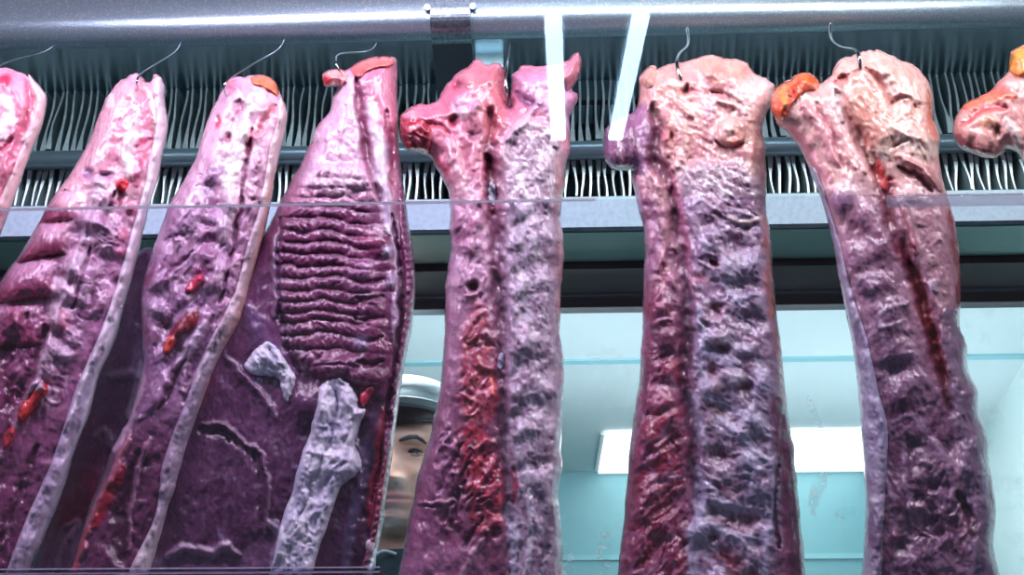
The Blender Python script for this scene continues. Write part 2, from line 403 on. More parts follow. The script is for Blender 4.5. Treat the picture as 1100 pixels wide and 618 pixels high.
# the knobbly ridge down the middle
for (x, y, rx, ry, h, cc) in ((110,212,17,17,9,(226,192,212)),(98,236,15,17,8,(206,168,196)),(88,250,14,12,-5,(150,100,140)),(112,243,16,18,8,(196,140,176)),(112,262,14,14,6,(176,110,148)),(80,285,18,18,10,(222,184,206)),(92,300,12,16,7,(190,140,176)),(104,290,9,15,6,(168,104,140)),
                          (70,312,17,16,8,(220,184,204)),(86,318,13,12,6,(206,170,196)),(64,344,15,16,9,(206,84,118)),(58,336,8,20,4,(236,206,220)),(76,362,12,12,6,(190,150,180)),(52,375,15,14,9,(222,196,212)),(68,380,12,10,7,(206,180,200)),(48,394,16,15,9,(210,170,196)),(36,412,12,12,6,(190,150,184)),(118,228,9,12,-4,(150,76,110)),(128,262,9,22,3,(206,130,164)),(108,326,10,14,4,(150,90,126))):
    B.blob(x, y, rx*1.25, ry*1.25, h, cc, .85)
B.line([(102,205),(86,260),(66,318),(45,385),(28,430)], 6, 4, (236,206,222), .7).line([(122,205),(112,240)], 4, -8, (140,60,104), .7).line([(98,268),(78,330)], 4, -8, (120,60,100), .6)
B.line([(128,200),(128,224)], 5, -6, (176,60,100), .6).blob(142,225,9,8,6,(206,84,120),.9).blob(130,252,9,9,4,(212,96,130),.8).blob(129,272,9,8,4,(200,88,126),.7)
B.line([(0,495),(14,462),(30,420)], 5, 5, (214,170,200), .8).line([(34,500),(18,545),(2,590)], 5, 6, (150,96,136), .8).line([(40,480),(22,530),(0,585)], 9, -7, DEEP, .7)
B.blob(14,345,16,22,7,(160,52,92),.8).line([(0,390),(18,360),(30,340)], 10, -6, DEEP, .5).blob(10,420,22,30,-5,(96,30,64),.8).line([(50,350),(36,390),(20,430)], 8, -6, (110,50,86), .7)
B.tear([(-10,330),(40,330),(60,345),(30,420),(0,500),(-80,620),(-130,560),(-60,420)], 10, 4, [(90,28,64),(140,50,96),(170,90,130),(110,40,80)], 12, 110, .5, 2.0, seed=1)
B.tear([(100,200),(120,210),(128,260),(110,320),(84,380),(56,440),(36,420),(60,340),(84,260)], 9, 3, [(170,120,156),(206,170,196),(226,200,216),(150,96,136)], 10, 30, .45, 1.5, seed=2)
Brim = part([(163,87),(172,83),(177,92),(177,108),(180,125),(180,140),(175,165),(169,195),(160,223),(153,255),(142,299),(136,320),(122,370),(107,403),(94,451),(81,483),(70,522),(50,572),(35,605),(20,640),(0,690),(-25,745),(-55,745),(-30,690),(-6,640),(7,612),(28,556),(46,518),(60,483),(70,452),(86,405),(104,364),(121,318),(128,296),(139,255),(153,205),(160,170),(166,145),(168,122),(164,102)], 7, 7, (230,204,218), 32, fibre=(-.35,1), grad=[(230,430,(186,166,192))])
Brim.line([(168,150),(158,205),(143,255),(125,316),(108,364),(90,405),(73,455)], 4, 3, (246,236,244), .8).line([(173,172),(150,262),(132,320),(104,404),(80,483)], 4, 2, (240,226,236), .5).line([(45,520),(28,560),(8,612)], 4, 3, (214,196,214), .7)
Btip = part([(124,201),(126,193),(132,191),(138,195),(136,203),(130,207)], 7, 6, (226,52,70), 33)
Bbone = part([(48,410),(40,415),(30,427),(20,438),(18,450),(24,455),(33,446),(44,432),(52,420)], 9, 7, (186,38,44), 34); Bbone.line([(36,424),(22,446)], 6, 2, (226,70,66), .8).blob(40,415,9,6,2,FATB,.9)
Bbone2 = part([(14,458),(18,466),(12,478),(4,484),(2,472),(7,462)], 7, 5, (176,40,60), 35)

# --- E: the smooth piece hanging behind, between second and third
E = Slab([(150,270),(175,280),(172,360),(170,440),(155,500),(130,560),(110,620),(90,690),(60,745),(0,745),(10,690),(30,620),(50,560),(78,470),(104,400),(125,330)], 1.215, T=24, R=40, base=(120,82,122), seed=7, fibre=(-.3, 1), grad=[(440, 560, (140,40,84)), (560, 600, (150,110,146))], rough=.5)
E.line([(118,405),(138,402),(150,405)], 8, 6, (176,140,176), .7).line([(150,390),(146,420),(140,450)], 9, 7, (214,186,210), .8).line([(100,470),(112,462),(120,480)], 7, 6, (160,124,156), .7).blob(134,345,20,60,5,(136,100,140),.7)
E.blob(98,530,26,40,8,(150,30,80),.8).line([(70,565),(84,560),(74,580)], 6, 5, (200,150,176), .8).line([(60,610),(70,580)], 5, 3, (190,150,176), .6)

# --- C: third from the left
C_out = [(243,90),(252,83),(262,83),(270,81),(285,81),(296,89),(301,100),(306,112),(309,124),(307,139),(299,173),(294,195),(288,234),(279,271),(268,312),(261,340),(250,362),(233,396),(224,420),(212,452),(203,480),(192,520),(183,548),(172,586),(163,616),(148,665),(128,745),(60,745),(20,735),(45,680),(74,614),(83,588),(98,540),(112,505),(121,480),(131,462),(140,448),(151,405),(153,370),(151,335),(155,297),(168,258),(183,218),(197,195),(209,173),(218,143),(226,121),(236,102)]
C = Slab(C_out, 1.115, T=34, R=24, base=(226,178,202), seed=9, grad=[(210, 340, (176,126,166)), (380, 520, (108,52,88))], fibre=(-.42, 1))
C.line([(269,102),(262,140),(252,178),(246,200),(242,235),(238,258)], 11, 6, FAT, .95).blob(250,92,14,14,5,(222,140,170),.9).line([(258,108),(256,124)], 9, -5, (206,130,160), .8)
C.blob(233,131,6,10,-5,(206,60,96),.9,15).blob(246,147,6,8,-5,(170,60,104),.9).blob(244,140,12,12,4,(226,190,206),.5).blob(240,165,20,16,3,(230,196,214),.5)
C.line([(272,140),(264,165),(270,150)], 6, -6, (196,80,116), .8).line([(290,110),(280,140),(268,150)], 10, 3, (214,140,156), .8).blob(302,128,8,10,6,(244,196,170),.9).line([(276,148),(286,130),(296,112)], 6, -5, (206,110,130), .7)
C.line([(268,150),(262,190),(256,230),(246,290),(236,326)], 4, -9, (120,56,96), .8).line([(280,165),(272,210),(262,260),(248,310),(234,350)], 10, 3, (180,120,156), .7)
for (x, y, rx, ry, h, cc) in ((233,180,12,12,7,(190,160,196)),(228,192,12,8,6,(176,130,176)),(222,205,10,14,-3,(136,90,140)),(245,215,10,15,7,(234,206,222)),(240,248,13,14,8,(226,196,214)),(228,222,9,9,-3,(150,80,130)),(224,240,9,8,-4,(150,60,110)),(230,235,10,8,5,(200,160,190)),(224,258,9,9,-4,(142,56,104)),(222,275,16,14,10,(170,110,146)),(233,290,12,14,8,(190,140,172)),(214,290,13,8,5,(176,84,130)),(228,305,11,12,8,(200,160,186)),
                          (248,285,10,14,5,(170,116,152)),(240,310,9,12,4,(150,100,140)),(195,320,14,12,6,(150,96,136)),(165,330,12,10,6,(206,170,200)),(160,355,12,18,6,(140,50,96)),(165,300,12,14,8,(136,40,86)),(170,280,14,16,5,(150,84,130)),(175,350,14,14,-5,(96,30,70)),(185,238,22,22,4,(196,150,186)),(205,225,14,24,3,(210,170,200))):
    C.blob(x, y, rx*1.25, ry*1.25, h, cc, .85)
C.line([(176,222),(172,234)], 4, -5, (140,56,104), .7).line([(200,250),(186,255),(176,262)], 5, -4, (150,100,146), .5).line([(190,290),(176,300),(162,312)], 7, 6, (196,150,186), .7).line([(206,268),(192,284),(176,298)], 4, -6, (140,70,120), .6)
C.line([(222,345),(208,362),(196,382),(186,398)], 10, 9, (206,186,210), .9).line([(190,390),(176,412),(160,436),(148,452)], 10, 7, (160,112,150), .8).line([(200,385),(180,420),(168,440)], 4, -7, (96,50,86), .7).line([(230,340),(214,380),(200,410)], 8, -5, (130,90,130), .6)
C.line([(152,395),(148,425),(138,455),(124,484)], 6, 6, (220,180,206), .8).line([(140,470),(128,492),(112,528),(98,562),(86,600)], 7, 6, (226,140,160), .55).line([(132,500),(116,535),(102,565)], 12, 2, (150,14,40), .9).line([(150,490),(136,540),(126,600)], 22, -7, (66,20,48), .8)
C.line([(160,470),(150,500),(142,540),(138,590)], 5, 5, (166,116,146), .7).line([(168,490),(158,530),(148,590)], 9, -2, (96,50,84), .6).line([(96,565),(88,585),(80,612)], 6, 5, (206,60,90), .8)
C.tear([(205,180),(236,170),(244,230),(230,320),(190,390),(156,400),(158,320),(180,230)], 10, 2.6, [(140,80,126),(186,140,180),(214,180,208),(160,104,150)], 8, 112, .45, 3.0, seed=1)
C.tear([(270,170),(284,180),(276,240),(256,310),(232,370),(204,430),(190,420),(220,350),(244,290),(260,230)], 8, 3.5, [(140,90,126),(176,130,160),(196,150,176)], 7, 112, .45, 2.4, seed=2)
Crim = part([(301,104),(307,116),(309,124),(307,139),(299,173),(294,195),(288,234),(279,271),(268,312),(261,340),(250,362),(233,396),(224,420),(212,452),(203,480),(192,520),(183,548),(172,586),(163,616),(148,665),(128,745),(100,745),(118,680),(136,620),(143,602),(160,570),(168,544),(173,505),(180,480),(197,436),(216,384),(236,346),(249,318),(254,306),(265,264),(276,230),(283,195),(289,160),(297,132)], 8, 8, (228,200,206), 36, fibre=(-.35, 1), grad=[(210,300,(214,180,188)),(300,440,(176,152,176)),(520,580,(214,196,204))])
Crim.line([(296,180),(284,240),(270,300),(252,350),(226,412),(206,470)], 5, 1, (226,160,140), .6).line([(286,190),(270,255),(252,312),(226,372),(204,425)], 4, 3, (236,220,232), .5)
Ctip = part([(268,84),(276,81),(286,81),(295,87),(300,97),(298,104),(290,99),(280,93),(272,92)], 6, 6, (244,128,96), 37); Ctip.line([(278,90),(292,98)], 5, -2, ORANGE, .6)
Cbone = part([(214,332),(206,330),(196,340),(186,352),(177,366),(174,378),(180,382),(188,374),(192,362),(204,356),(213,346)], 9, 7, (140,26,46), 38); Cbone.line([(184,362),(178,376)], 8, 2, (232,84,62), .95).blob(204,330,11,6,3,(206,190,214),.9)
Cbone2 = part([(218,295),(210,296),(202,304),(198,312),(206,315),(214,308),(219,301)], 8, 6, (214,60,96), 39)

# --- D: the broad ribbed piece
D_out = [(347,82),(352,76),(362,74),(373,75),(380,69),(386,66),(394,63),(404,61),(414,61),(425,62),(427,72),(427,110),(428,152),(432,190),(436,218),(440,245),(445,277),(446,305),(445,328),(443,348),(438,375),(432,407),(425,455),(422,483),(415,538),(410,570),(404,597),(398,618),(388,660),(370,745),(240,750),(80,745),(108,690),(130,620),(150,560),(172,490),(198,420),(228,350),(262,290),(284,250),(294,232),(303,212),(315,190),(323,176),(333,156),(338,140),(353,121),(358,104),(362,94),(355,93),(348,92)]
D = Slab(D_out, 1.13, T=36, R=24, base=(214,150,180), seed=13, grad=[(170, 260, (116,48,90)), (380, 430, (78,36,70))], fibre=(-.12, 1), rough=.6)
D.area([(364,92),(384,84),(386,120),(394,170),(402,200),(330,200),(340,160),(352,124)], 8, 5, (228,190,214), .9)          # pale fan of membrane
D.line([(386,84),(386,120),(392,150),(400,186),(408,215)], 9, -13, (140,56,96), .9).area([(396,84),(424,70),(426,130),(430,180),(414,140),(402,110)], 6, 3, (206,120,146), .8)
D.line([(396,112),(402,140),(408,165),(412,200),(418,250)], 11, 4, (222,206,226), .9).line([(416,120),(420,160),(424,200)], 7, -5, (150,60,100), .8).line([(340,140),(336,150)], 10, 3, (240,214,224), .8)
D.line([(372,112),(368,150),(360,190)], 3, -2, (200,150,180), .6).line([(380,110),(384,150),(386,185)], 4, 2, (236,206,224), .6)
rib_poly = spline([(322,190),(345,178),(385,180),(402,190),(412,235),(420,270),(427,330),(425,400),(412,428),(388,414),(352,406),(326,396),(307,370),(298,330),(297,280),(303,235)], 4, True)
rows = [182,192,203,214,224,237,250,262,274,287,300,313,325,338,348,362,378,394,412]
def Dribs(px, py, wx, wy, rel, c, edge):
    sd2, _, _ = sdf(px, py, rib_poly); k = sstep(-5, 5, sd2)
    X = px+2*fbm(px/14, py/14, 2, 61); Y = py+3.2*fbm(px/40, py/40, 2, 62)+1.5*fbm(px/12, py/18, 2, 63)-.03*(px-350)
    rel = rel+k*6*edge
    Xw = X+9*fbm(px/30, py/22, 2, 67)
    Ys = Y+3*sstep(326, 347, Xw)-5*sstep(360, 384, Xw)+1.5*fbm(px/16, py/40, 2, 68)
    right = sstep(404, 380, X); notch = np.exp(-((Xw-337)/4.0)**2)+np.exp(-((Xw-371)/4.0)**2)
    for a, b in zip(rows[:-1], rows[1:]):
        t = (Ys-a)/(b-a); m = (t >= 0) & (t < 1); tt = np.clip(t, 0, 1)
        amp = (2.6+3.9*sstep(196, 235, (a+b)/2))*(.7+.6*vnoise(px/26+a*.7, 0*px+a*1.3))
        sausage = np.sqrt(np.clip(1-(2*tt-1)**2, 0, 1))
        bead = np.abs(np.sin(X*math.pi/(9.5+2.5*math.sin(a))+a*1.7+3.5*fbm(X/22, Y/9, 2, 66)))**.6
        rel = rel+np.where(m, (sausage-.55)*amp*(.3+.85*bead)*(1-.7*np.clip(notch, 0, 1)), 0)*k*edge*(.2+.8*right)
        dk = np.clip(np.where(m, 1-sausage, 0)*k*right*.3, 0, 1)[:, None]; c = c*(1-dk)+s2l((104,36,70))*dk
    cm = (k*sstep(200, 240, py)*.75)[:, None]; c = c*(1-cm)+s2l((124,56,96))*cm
    return rel, c
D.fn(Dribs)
for (x, y, rx, ry, h, cc) in ((398,262,22,18,7,(160,76,116)),(392,290,20,18,8,(160,96,140)),(396,312,20,18,8,(140,76,120)),(398,330,19,16,9,(136,66,110)),(400,353,20,18,9,(140,64,106)),(402,378,20,20,10,(120,50,90)),(398,402,22,18,10,(112,42,80)),(370,390,26,12,7,(130,70,110)),(352,392,24,10,6,(140,86,122)),(330,436,24,28,10,(96,36,70))):
    D.blob(x, y, rx*1.15, ry*1.15, h, cc, .7)
for (y) in (302, 321, 342, 366, 391): D.line([(383,y-2),(396,y+1),(412,y-2)], 3.5, -6, (80,26,56), .6)
D.line([(303,232),(299,280),(301,330),(312,380),(326,402)], 5, -6, (96,56,90), .8).line([(296,250),(293,300),(296,340)], 6, 5, (206,180,204), .7).line([(310,200),(302,230)], 6, 3, (190,130,166), .7)
D.line([(411,196),(417,228),(424,262),(428,310),(424,350),(430,380)], 5, 4, (206,176,206), .8).line([(420,230),(427,270),(431,320),(428,370),(420,420),(410,480),(402,540)], 5, -10, (80,30,60), .8).blob(416,270,8,10,5,(214,206,226),.8).blob(420,300,7,12,5,(206,186,214),.7).blob(388,368,12,12,4,(196,180,210),.6)
# left flank below: sheets of dark muscle, pale fat
D.area([(255,300),(296,260),(300,330),(312,390),(330,440),(300,520),(262,480),(236,420)], 14, 0, (112,64,106), .7)
D.line([(266,330),(282,370),(300,400)], 20, 4, (124,92,138), .6)
D.line([(216,455),(232,455),(246,460),(262,476),(276,486),(285,500),(287,540),(283,575)], 4, 6, (170,130,160), .8).line([(214,462),(244,468),(268,486),(280,505),(281,560)], 8, -3, (74,36,64), .6)
D.line([(242,385),(262,404),(280,425),(296,452)], 7, 5, (150,110,146), .6).area([(214,470),(250,476),(276,505),(280,570),(240,590),(190,570),(200,510)], 8, 3, (84,44,78), .85)
D.line([(180,600),(200,590),(225,594),(240,586),(258,596)], 9, 6, (176,140,170), .8).area([(150,620),(180,600),(260,598),(290,580),(300,640),(240,760),(120,760)], 12, 0, (150,112,146), .6).line([(290,560),(300,580),(292,610)], 10, 7, (186,170,200), .8)
D.line([(300,330),(330,420),(320,500),(300,560)], 16, -3, (92,50,86), .6).line([(385,450),(398,520),(380,600),(372,660)], 16, -7, (66,26,56), .8).line([(395,470),(384,540),(368,620)], 10, 2, (96,88,126), .5).line([(412,440),(405,510),(398,570)], 8, 2, (150,24,52), .7)
D.tear([(300,420),(330,440),(330,520),(300,600),(250,700),(150,720),(190,580),(230,430),(280,360)], 12, 1.2, [(70,34,66),(100,56,92),(124,80,116),(84,40,76)], 9, 105, .5, 3.5, seed=1)
D.tear([(340,150),(380,110),(392,180),(404,215),(320,215)], 9, 3, [(206,150,186),(228,190,214),(190,130,170)], 7, 95, .45, 3.0, seed=2)
Drim = part([(428,205),(433,195),(436,218),(440,245),(445,277),(446,305),(445,328),(443,348),(438,375),(432,407),(425,455),(422,483),(415,538),(410,570),(404,597),(398,618),(388,660),(370,745),(356,745),(376,660),(388,610),(398,570),(406,520),(412,470),(420,420),(428,375),(433,330),(434,290),(430,250)], 6, 7, (128,60,98), 41, fibre=(-.1, 1))
def ticks(px, py, wx, wy, rel, c, edge):
    s_ = np.sin((py+.35*(px-430))*2*np.pi/8.5+2*fbm(px/15, py/15, 2, 71)); rel = rel+s_*1.6*edge
    k = (np.clip(s_-.55, 0, 1)*.9)[:, None]; c = c*(1-k)+s2l((196,150,180))*k; return rel, c
Drim.fn(ticks).line([(443,290),(445,320),(436,380),(425,450),(418,510),(408,580),(398,618)], 3.5, 2, (236,214,226), .8).line([(420,480),(410,540),(402,590)], 7, 0, (150,22,50), .7)
Dknob = part([(346,81),(352,76),(362,74),(371,76),(374,84),(368,92),(357,93),(348,92)], 8, 8, (240,160,160), 42, jit=.6); Dknob.blob(351,87,9,8,3,(214,40,52),.95)
Dtop = part([(376,74),(386,66),(394,63),(404,61),(418,61),(424,66),(420,72),(404,74),(394,78),(388,84),(380,82)], 7, 7, (236,118,116), 43); Dtop.line([(388,82),(394,76)], 5, -4, (190,50,60), .8)
Dfat = part([(344,414),(354,408),(362,405),(374,411),(384,424),(386,438),(394,440),(383,470),(382,478),(390,498),(384,510),(366,524),(356,556),(346,580),(336,618),(330,690),(280,690),(284,640),(296,590),(304,556),(318,510),(330,470),(338,440)], 11, 10, (228,224,238), 44, fibre=(-.3, 1), jit=2.5, warp=5)
Dfat.line([(360,420),(358,450),(352,475),(335,520),(318,570)], 4, -7, (140,130,170), .8).line([(340,470),(326,510),(310,560),(298,618)], 10, -2, (156,170,200), .6).blob(374,430,11,14,4,(222,214,230),.7).blob(348,440,9,26,4,(216,210,228),.7).line([(375,495),(350,515),(338,540)], 5, -5, (150,140,176), .6).blob(362,500,24,20,4,(214,206,226),.6).blob(346,545,18,20,3,(190,180,206),.6)
Dfat.tear([(340,410),(392,420),(392,500),(360,560),(338,700),(280,700),(300,580),(330,470)], 6, 4.5, [(190,184,210),(226,220,234),(206,200,222),(238,232,242)], 11, 115, .7, 1.8)
Dfat2 = part([(268,382),(278,372),(288,366),(298,374),(306,386),(314,396),(318,410),(312,424),(308,432),(303,420),(298,408),(286,404),(272,402),(262,394)], 8, 8, (220,220,238), 45, jit=2.5, warp=4)
Dfat2.blob(310,416,8,14,4,(220,214,232),.8).blob(282,388,16,10,3,(190,196,226),.7).line([(290,374),(304,400)], 3, -5, (130,120,166), .7)
Dfat2.tear([(258,390),(288,362),(322,410),(308,436),(286,408)], 6, 5, [(176,178,210),(214,212,230),(232,228,240)], 9, 50, .7, 1.6)
Dspot = part([(388,420),(398,415),(402,420),(396,432),(390,438),(386,430)], 6, 5, (206,52,84), 46)

# --- F: centre piece
F_out = [(429,128),(434,121),(440,116),(451,112),(462,112),(470,108),(474,99),(481,90),(490,80),(502,72),(508,66),(514,64),(522,69),(533,68),(540,72),(543,82),(543,96),(546,110),(549,96),(550,82),(555,76),(562,70),(575,71),(588,70),(601,70),(610,65),(617,58),(623,58),(625,70),(621,84),(615,96),(621,103),(617,116),(612,128),(613,150),(608,182),(606,203),(602,234),(606,260),(605,285),(603,308),(602,340),(602,360),(605,385),(606,410),(603,440),(603,480),(604,505),(600,525),(602,560),(605,597),(602,640),(600,690),(595,745),(500,750),(410,745),(416,690),(423,650),(428,616),(433,592),(440,555),(448,516),(458,483),(466,452),(472,418),(477,375),(478,330),(479,299),(484,272),(483,245),(483,212),(475,192),(468,180),(461,168),(450,164),(438,162),(431,150)]
Fs = Slab(F_out, 1.12, T=34, R=24, base=(206,120,146), seed=17, grad=[(150, 280, (196,140,168)), (330, 520, (140,76,108))], fibre=(-.05, 1), jit=1.6)
Fs.line([(528,120),(526,160),(530,195),(529,230),(534,270),(535,310),(538,350),(537,400),(541,450),(542,500),(548,560)], 15, -13, (124,60,92), .8)
Fs.line([(523,165),(525,200),(527,230)], 9, -10, (110,26,56), .9).blob(547,112,7,12,-12,(80,36,66),.9).blob(490,92,8,8,-8,(176,60,92),.9).area([(498,76),(538,72),(540,120),(528,150),(512,130),(505,100)], 8, 5, (208,112,126), .8)
Fs.blob(505,85,12,14,4,(226,140,150),.7).line([(512,110),(516,150),(508,180)], 9, 5, (220,150,164), .7).blob(500,112,22,16,4,(216,166,196),.7).blob(488,130,9,10,-8,(140,24,54),.9).blob(497,124,13,9,4,(226,190,206),.8).blob(510,146,8,8,-5,(140,70,110),.7)
Fs.blob(478,122,16,10,5,(222,130,150),.7).blob(440,140,14,12,4,(226,150,168),.7).line([(468,170),(482,190),(487,210)], 7, 3, (206,70,100), .7).line([(452,128),(480,140),(486,166)], 5, -5, (186,50,84), .7).line([(486,150),(490,200),(488,250)], 12, 6, (222,160,180), .7).line([(514,180),(512,230),(505,270)], 11, 5, (206,130,160), .6)
# upper right: purple flaps
Fs.line([(552,98),(562,108),(574,114)], 6, -8, (130,70,120), .8).area([(552,84),(600,72),(622,62),(614,110),(606,150),(576,116),(558,100)], 8, 3, (200,150,190), .7).line([(576,110),(566,128),(560,140)], 6, 5, (216,180,206), .7)
Fs.line([(545,150),(560,136),(585,136),(600,160)], 9, 5, (222,190,206), .6).blob(552,160,7,12,-5,(176,40,80),.6).blob(538,172,10,22,4,(216,150,170),.6)
# silvery rib side
Fs.area([(545,150),(575,140),(600,150),(604,220),(598,300),(600,400),(600,520),(598,620),(596,740),(560,740),(552,600),(548,480),(546,360),(542,250)], 9, 5, (186,164,184), .75)
Fs.line([(600,170),(604,210),(600,240),(604,300),(600,345)], 9, 0, (214,140,136), .75)
for (y, h) in ((235,0),(285,0),(345,0),(395,0),(440,0),(500,0)): Fs.line([(552,y+8),(575,y-4),(602,y-2)], 14, -4, (166,130,154), .5); Fs.line([(548,y+30),(575,y+20),(600,y+22)], 15, 4, (200,180,198), .5)
Fs.line([(548,215),(566,240),(556,262)], 9, 5, (196,190,206), .7).line([(560,200),(572,240),(566,280),(560,320)], 8, 3, (226,214,224), .6).blob(566,356,4,4,1,(210,40,60),.9).line([(598,352),(604,354)], 4, -4, (190,40,60), .8)
# left muscle
Fs.tear([(480,215),(515,200),(522,300),(505,330),(480,320)], 8, 2.5, [(176,116,150),(206,156,186),(222,184,204)], 8, 112, .5, 3.0, seed=6)
Fs.tear([(545,160),(600,150),(602,300),(600,420),(598,620),(590,720),(556,720),(550,600),(546,480),(545,330)], 20, 1.9, [(150,116,140),(186,164,184),(206,190,206),(170,140,164),(226,214,226)], 6, 70, .55, 2.0, seed=4)  # rib side: pale streaks in the colour stand for sparkles on the membrane
Fs.blob(509,308,11,9,-14,(120,24,60),.95,-30).line([(500,320),(515,312),(520,296)], 4, 4, (216,160,180), .7)
REDS = [(110,20,48), (176,36,66), (214,66,84), (206,130,150), (190,48,68), (206,90,100)]
Fs.tear([(508,322),(520,330),(530,360),(532,400),(533,440),(524,455),(506,454),(494,440),(494,400),(498,360)], 7, 6.5, REDS, 12, 118, .78, seed=1)
Fs.line([(527,400),(529,415),(526,425)], 6, 4, (230,90,80), .7)
Fs.tear([(500,455),(522,462),(534,490),(540,530),(538,572),(522,580),(508,560),(498,520),(490,480)], 7, 8, REDS[:5], 12, 125, .85, seed=2)
Fs.tear([(470,455),(492,470),(500,510),(500,560),(484,570),(472,530),(462,490)], 9, 5, [(150,84,120),(176,112,146),(120,56,92)], 10, 120, .6, seed=3)
for (a, b) in (((505,500),(476,560)),((500,520),(486,570)),((498,478),(470,530)),((520,555),(498,590))): Fs.line([a, ((a[0]+b[0])/2-4, (a[1]+b[1])/2+4), b], 5, -6, (90,36,70), .7)
Fs.line([(447,540),(462,542),(476,538),(490,538)], 3, 4, (196,150,176), .7).line([(447,545),(476,543)], 3, -4, (100,44,76), .6)
Fs.area([(462,470),(486,470),(480,540),(470,600),(440,640),(436,600),(450,530)], 10, 3, (160,96,134), .7).area([(430,610),(470,596),(500,590),(520,610),(520,760),(400,760)], 12, 3, (170,110,146), .7).line([(520,580),(500,610),(490,650)], 7, 5, (200,150,170), .6)
Fs.line([(546,540),(550,570),(552,620)], 7, 4, (190,186,206), .8).line([(552,500),(552,540)], 6, -4, (150,20,60), .8).blob(555,522,4,6,1,(200,30,70),.9).line([(564,500),(570,560),(566,620)], 6, 3, (214,206,216), .7).line([(602,486),(604,506),(601,524)], 6, 0, (170,24,54), .8).line([(604,590),(605,620)], 5, 0, (200,40,50), .8)
Fs.line([(578,530),(590,560),(584,600)], 9, -5, (96,72,100), .6)
Fknob = part([(429,128),(434,121),(444,116),(452,126),(462,136),(464,150),(460,166),(450,164),(438,162),(431,150)], 8, 9, (178,40,62), 47); Fknob.tear([(428,122),(448,112),(466,130),(464,160),(440,164),(430,150)], 5, 5, [(150,30,54),(206,90,116),(226,150,168),(176,44,70)], 8, 20, .8, 1.6).blob(444,122,18,9,4,(230,158,176),.9).line([(436,146),(444,156),(454,160)], 9, 1, (128,16,38), .9).line([(434,150),(448,158)], 6, -4, (120,14,36), .7)
Ftendon = part([(526,196),(531,197),(533,208),(531,222),(526,218),(524,206)], 4, 4, FATB, 48)
Ftendon2 = part([(536,380),(541,379),(542,390),(538,400),(534,394)], 4, 4, FATB, 49)
Fflap = part([(601,70),(610,65),(617,58),(623,58),(625,70),(621,84),(615,94),(608,98),(603,84)], 5, 7, (222,130,150), 50)

# --- G: second whole rack from the right
G_out = [(686,86),(691,78),(696,72),(701,71),(706,74),(716,70),(725,67),(737,66),(745,63),(753,61),(762,59),(770,60),(777,63),(788,63),(797,65),(803,68),(808,76),(818,82),(828,87),(833,95),(829,110),(823,124),(819,142),(822,160),(823,185),(823,210),(824,230),(828,255),(830,288),(832,320),(838,364),(841,392),(845,429),(848,455),(853,483),(856,516),(859,544),(862,577),(865,616),(868,660),(868,745),(760,750),(652,745),(657,690),(661,640),(664,607),(668,577),(673,522),(676,483),(681,440),(687,403),(689,364),(691,330),(692,290),(692,255),(686,223),(679,192),(677,182),(668,183),(658,181),(650,172),(648,160),(650,140),(657,132),(670,126),(680,120),(687,107)]
G = Slab(G_out, 1.12, T=36, R=24, base=(226,164,166), seed=21, grad=[(130, 230, (190,134,162)), (300, 470, (140,82,112))], fibre=(.03, 1), jit=1.4)
G.area([(648,160),(650,138),(676,120),(690,112),(704,120),(704,160),(690,186),(660,184)], 8, 3, (150,100,146), .9)
G.line([(700,115),(706,140),(702,170),(716,190),(724,215),(729,245),(732,275),(737,310),(738,350),(737,390),(735,420),(742,455),(744,500),(750,540)], 16, -14, (110,50,80), .8)
G.line([(722,180),(730,210),(736,250),(744,290),(748,330)], 7, 5, (214,130,160), .7).line([(706,118),(716,130),(722,150),(716,168)], 7, 5, (206,130,140), .7)
G.blob(736,97,6,9,-12,(86,40,40),.9).blob(742,100,9,6,-4,(186,90,100),.8).area([(690,84),(728,70),(732,96),(722,118),(704,116),(690,104)], 8, 2, (228,166,160), .8).area([(745,66),(775,64),(800,72),(790,90),(760,86)], 7, 3, (238,166,152), .85).blob(768,78,16,9,3,(234,150,140),.7)
G.area([(790,86),(826,88),(822,120),(814,140),(798,124),(784,104)], 8, 3, (240,214,216), .8).line([(764,98),(784,104),(800,118)], 5, -5, (206,130,136), .6).line([(770,108),(790,112),(804,124)], 5, 4, (240,214,216), .8)
G.blob(782,140,20,22,7,(224,166,164),.9).line([(770,150),(782,158),(798,154)], 5, -7, (190,110,110), .7).blob(790,152,12,7,4,(226,150,140),.8).blob(762,120,10,22,2,(190,160,196),.7).line([(806,130),(812,160),(812,200),(816,240)], 9, 2, (224,170,160), .8)
G.line([(728,112),(736,120),(744,126)], 6, 4, (220,140,140), .8).blob(716,150,9,12,7,(220,130,140),.9).blob(722,150,4,10,-7,(150,50,60),.8).line([(730,125),(735,160),(728,180)], 8, 4, (230,190,190), .6)
# left muscle
G.line([(684,190),(690,230),(696,270)], 12, 5, (206,140,170), .6).line([(704,190),(712,230),(716,260),(708,290)], 10, 5, (214,160,160), .7).line([(720,200),(724,240),(718,280)], 7, -6, (130,60,90), .6).line([(716,284),(712,300),(708,312)], 7, -3, (196,50,74), .8)
for (x, y, rx, ry, h, cc) in ((706,330,14,24,6,(160,96,136)),(716,362,18,18,9,(160,84,120)),(702,390,18,20,7,(180,96,126)),(718,400,16,14,6,(170,76,106)),(692,420,12,20,6,(150,70,104)),(712,432,20,16,8,(176,64,92)),(716,450,16,16,6,(206,50,66)),(698,470,16,22,7,(156,50,84)),(708,490,14,14,6,(190,36,60)),(686,500,12,24,6,(140,40,76)),(700,530,18,18,7,(120,26,58)),(720,510,12,18,5,(150,60,96)),(688,548,14,14,6,(160,100,136)),(712,560,18,18,8,(130,26,58)),(690,590,18,24,7,(120,30,64)),(722,590,18,18,7,(150,50,84)),(730,610,16,20,6,(176,40,80)),(704,620,16,18,6,(130,60,96))):
    G.blob(x, y, rx*1.3, ry*1.3, h, cc, .8)
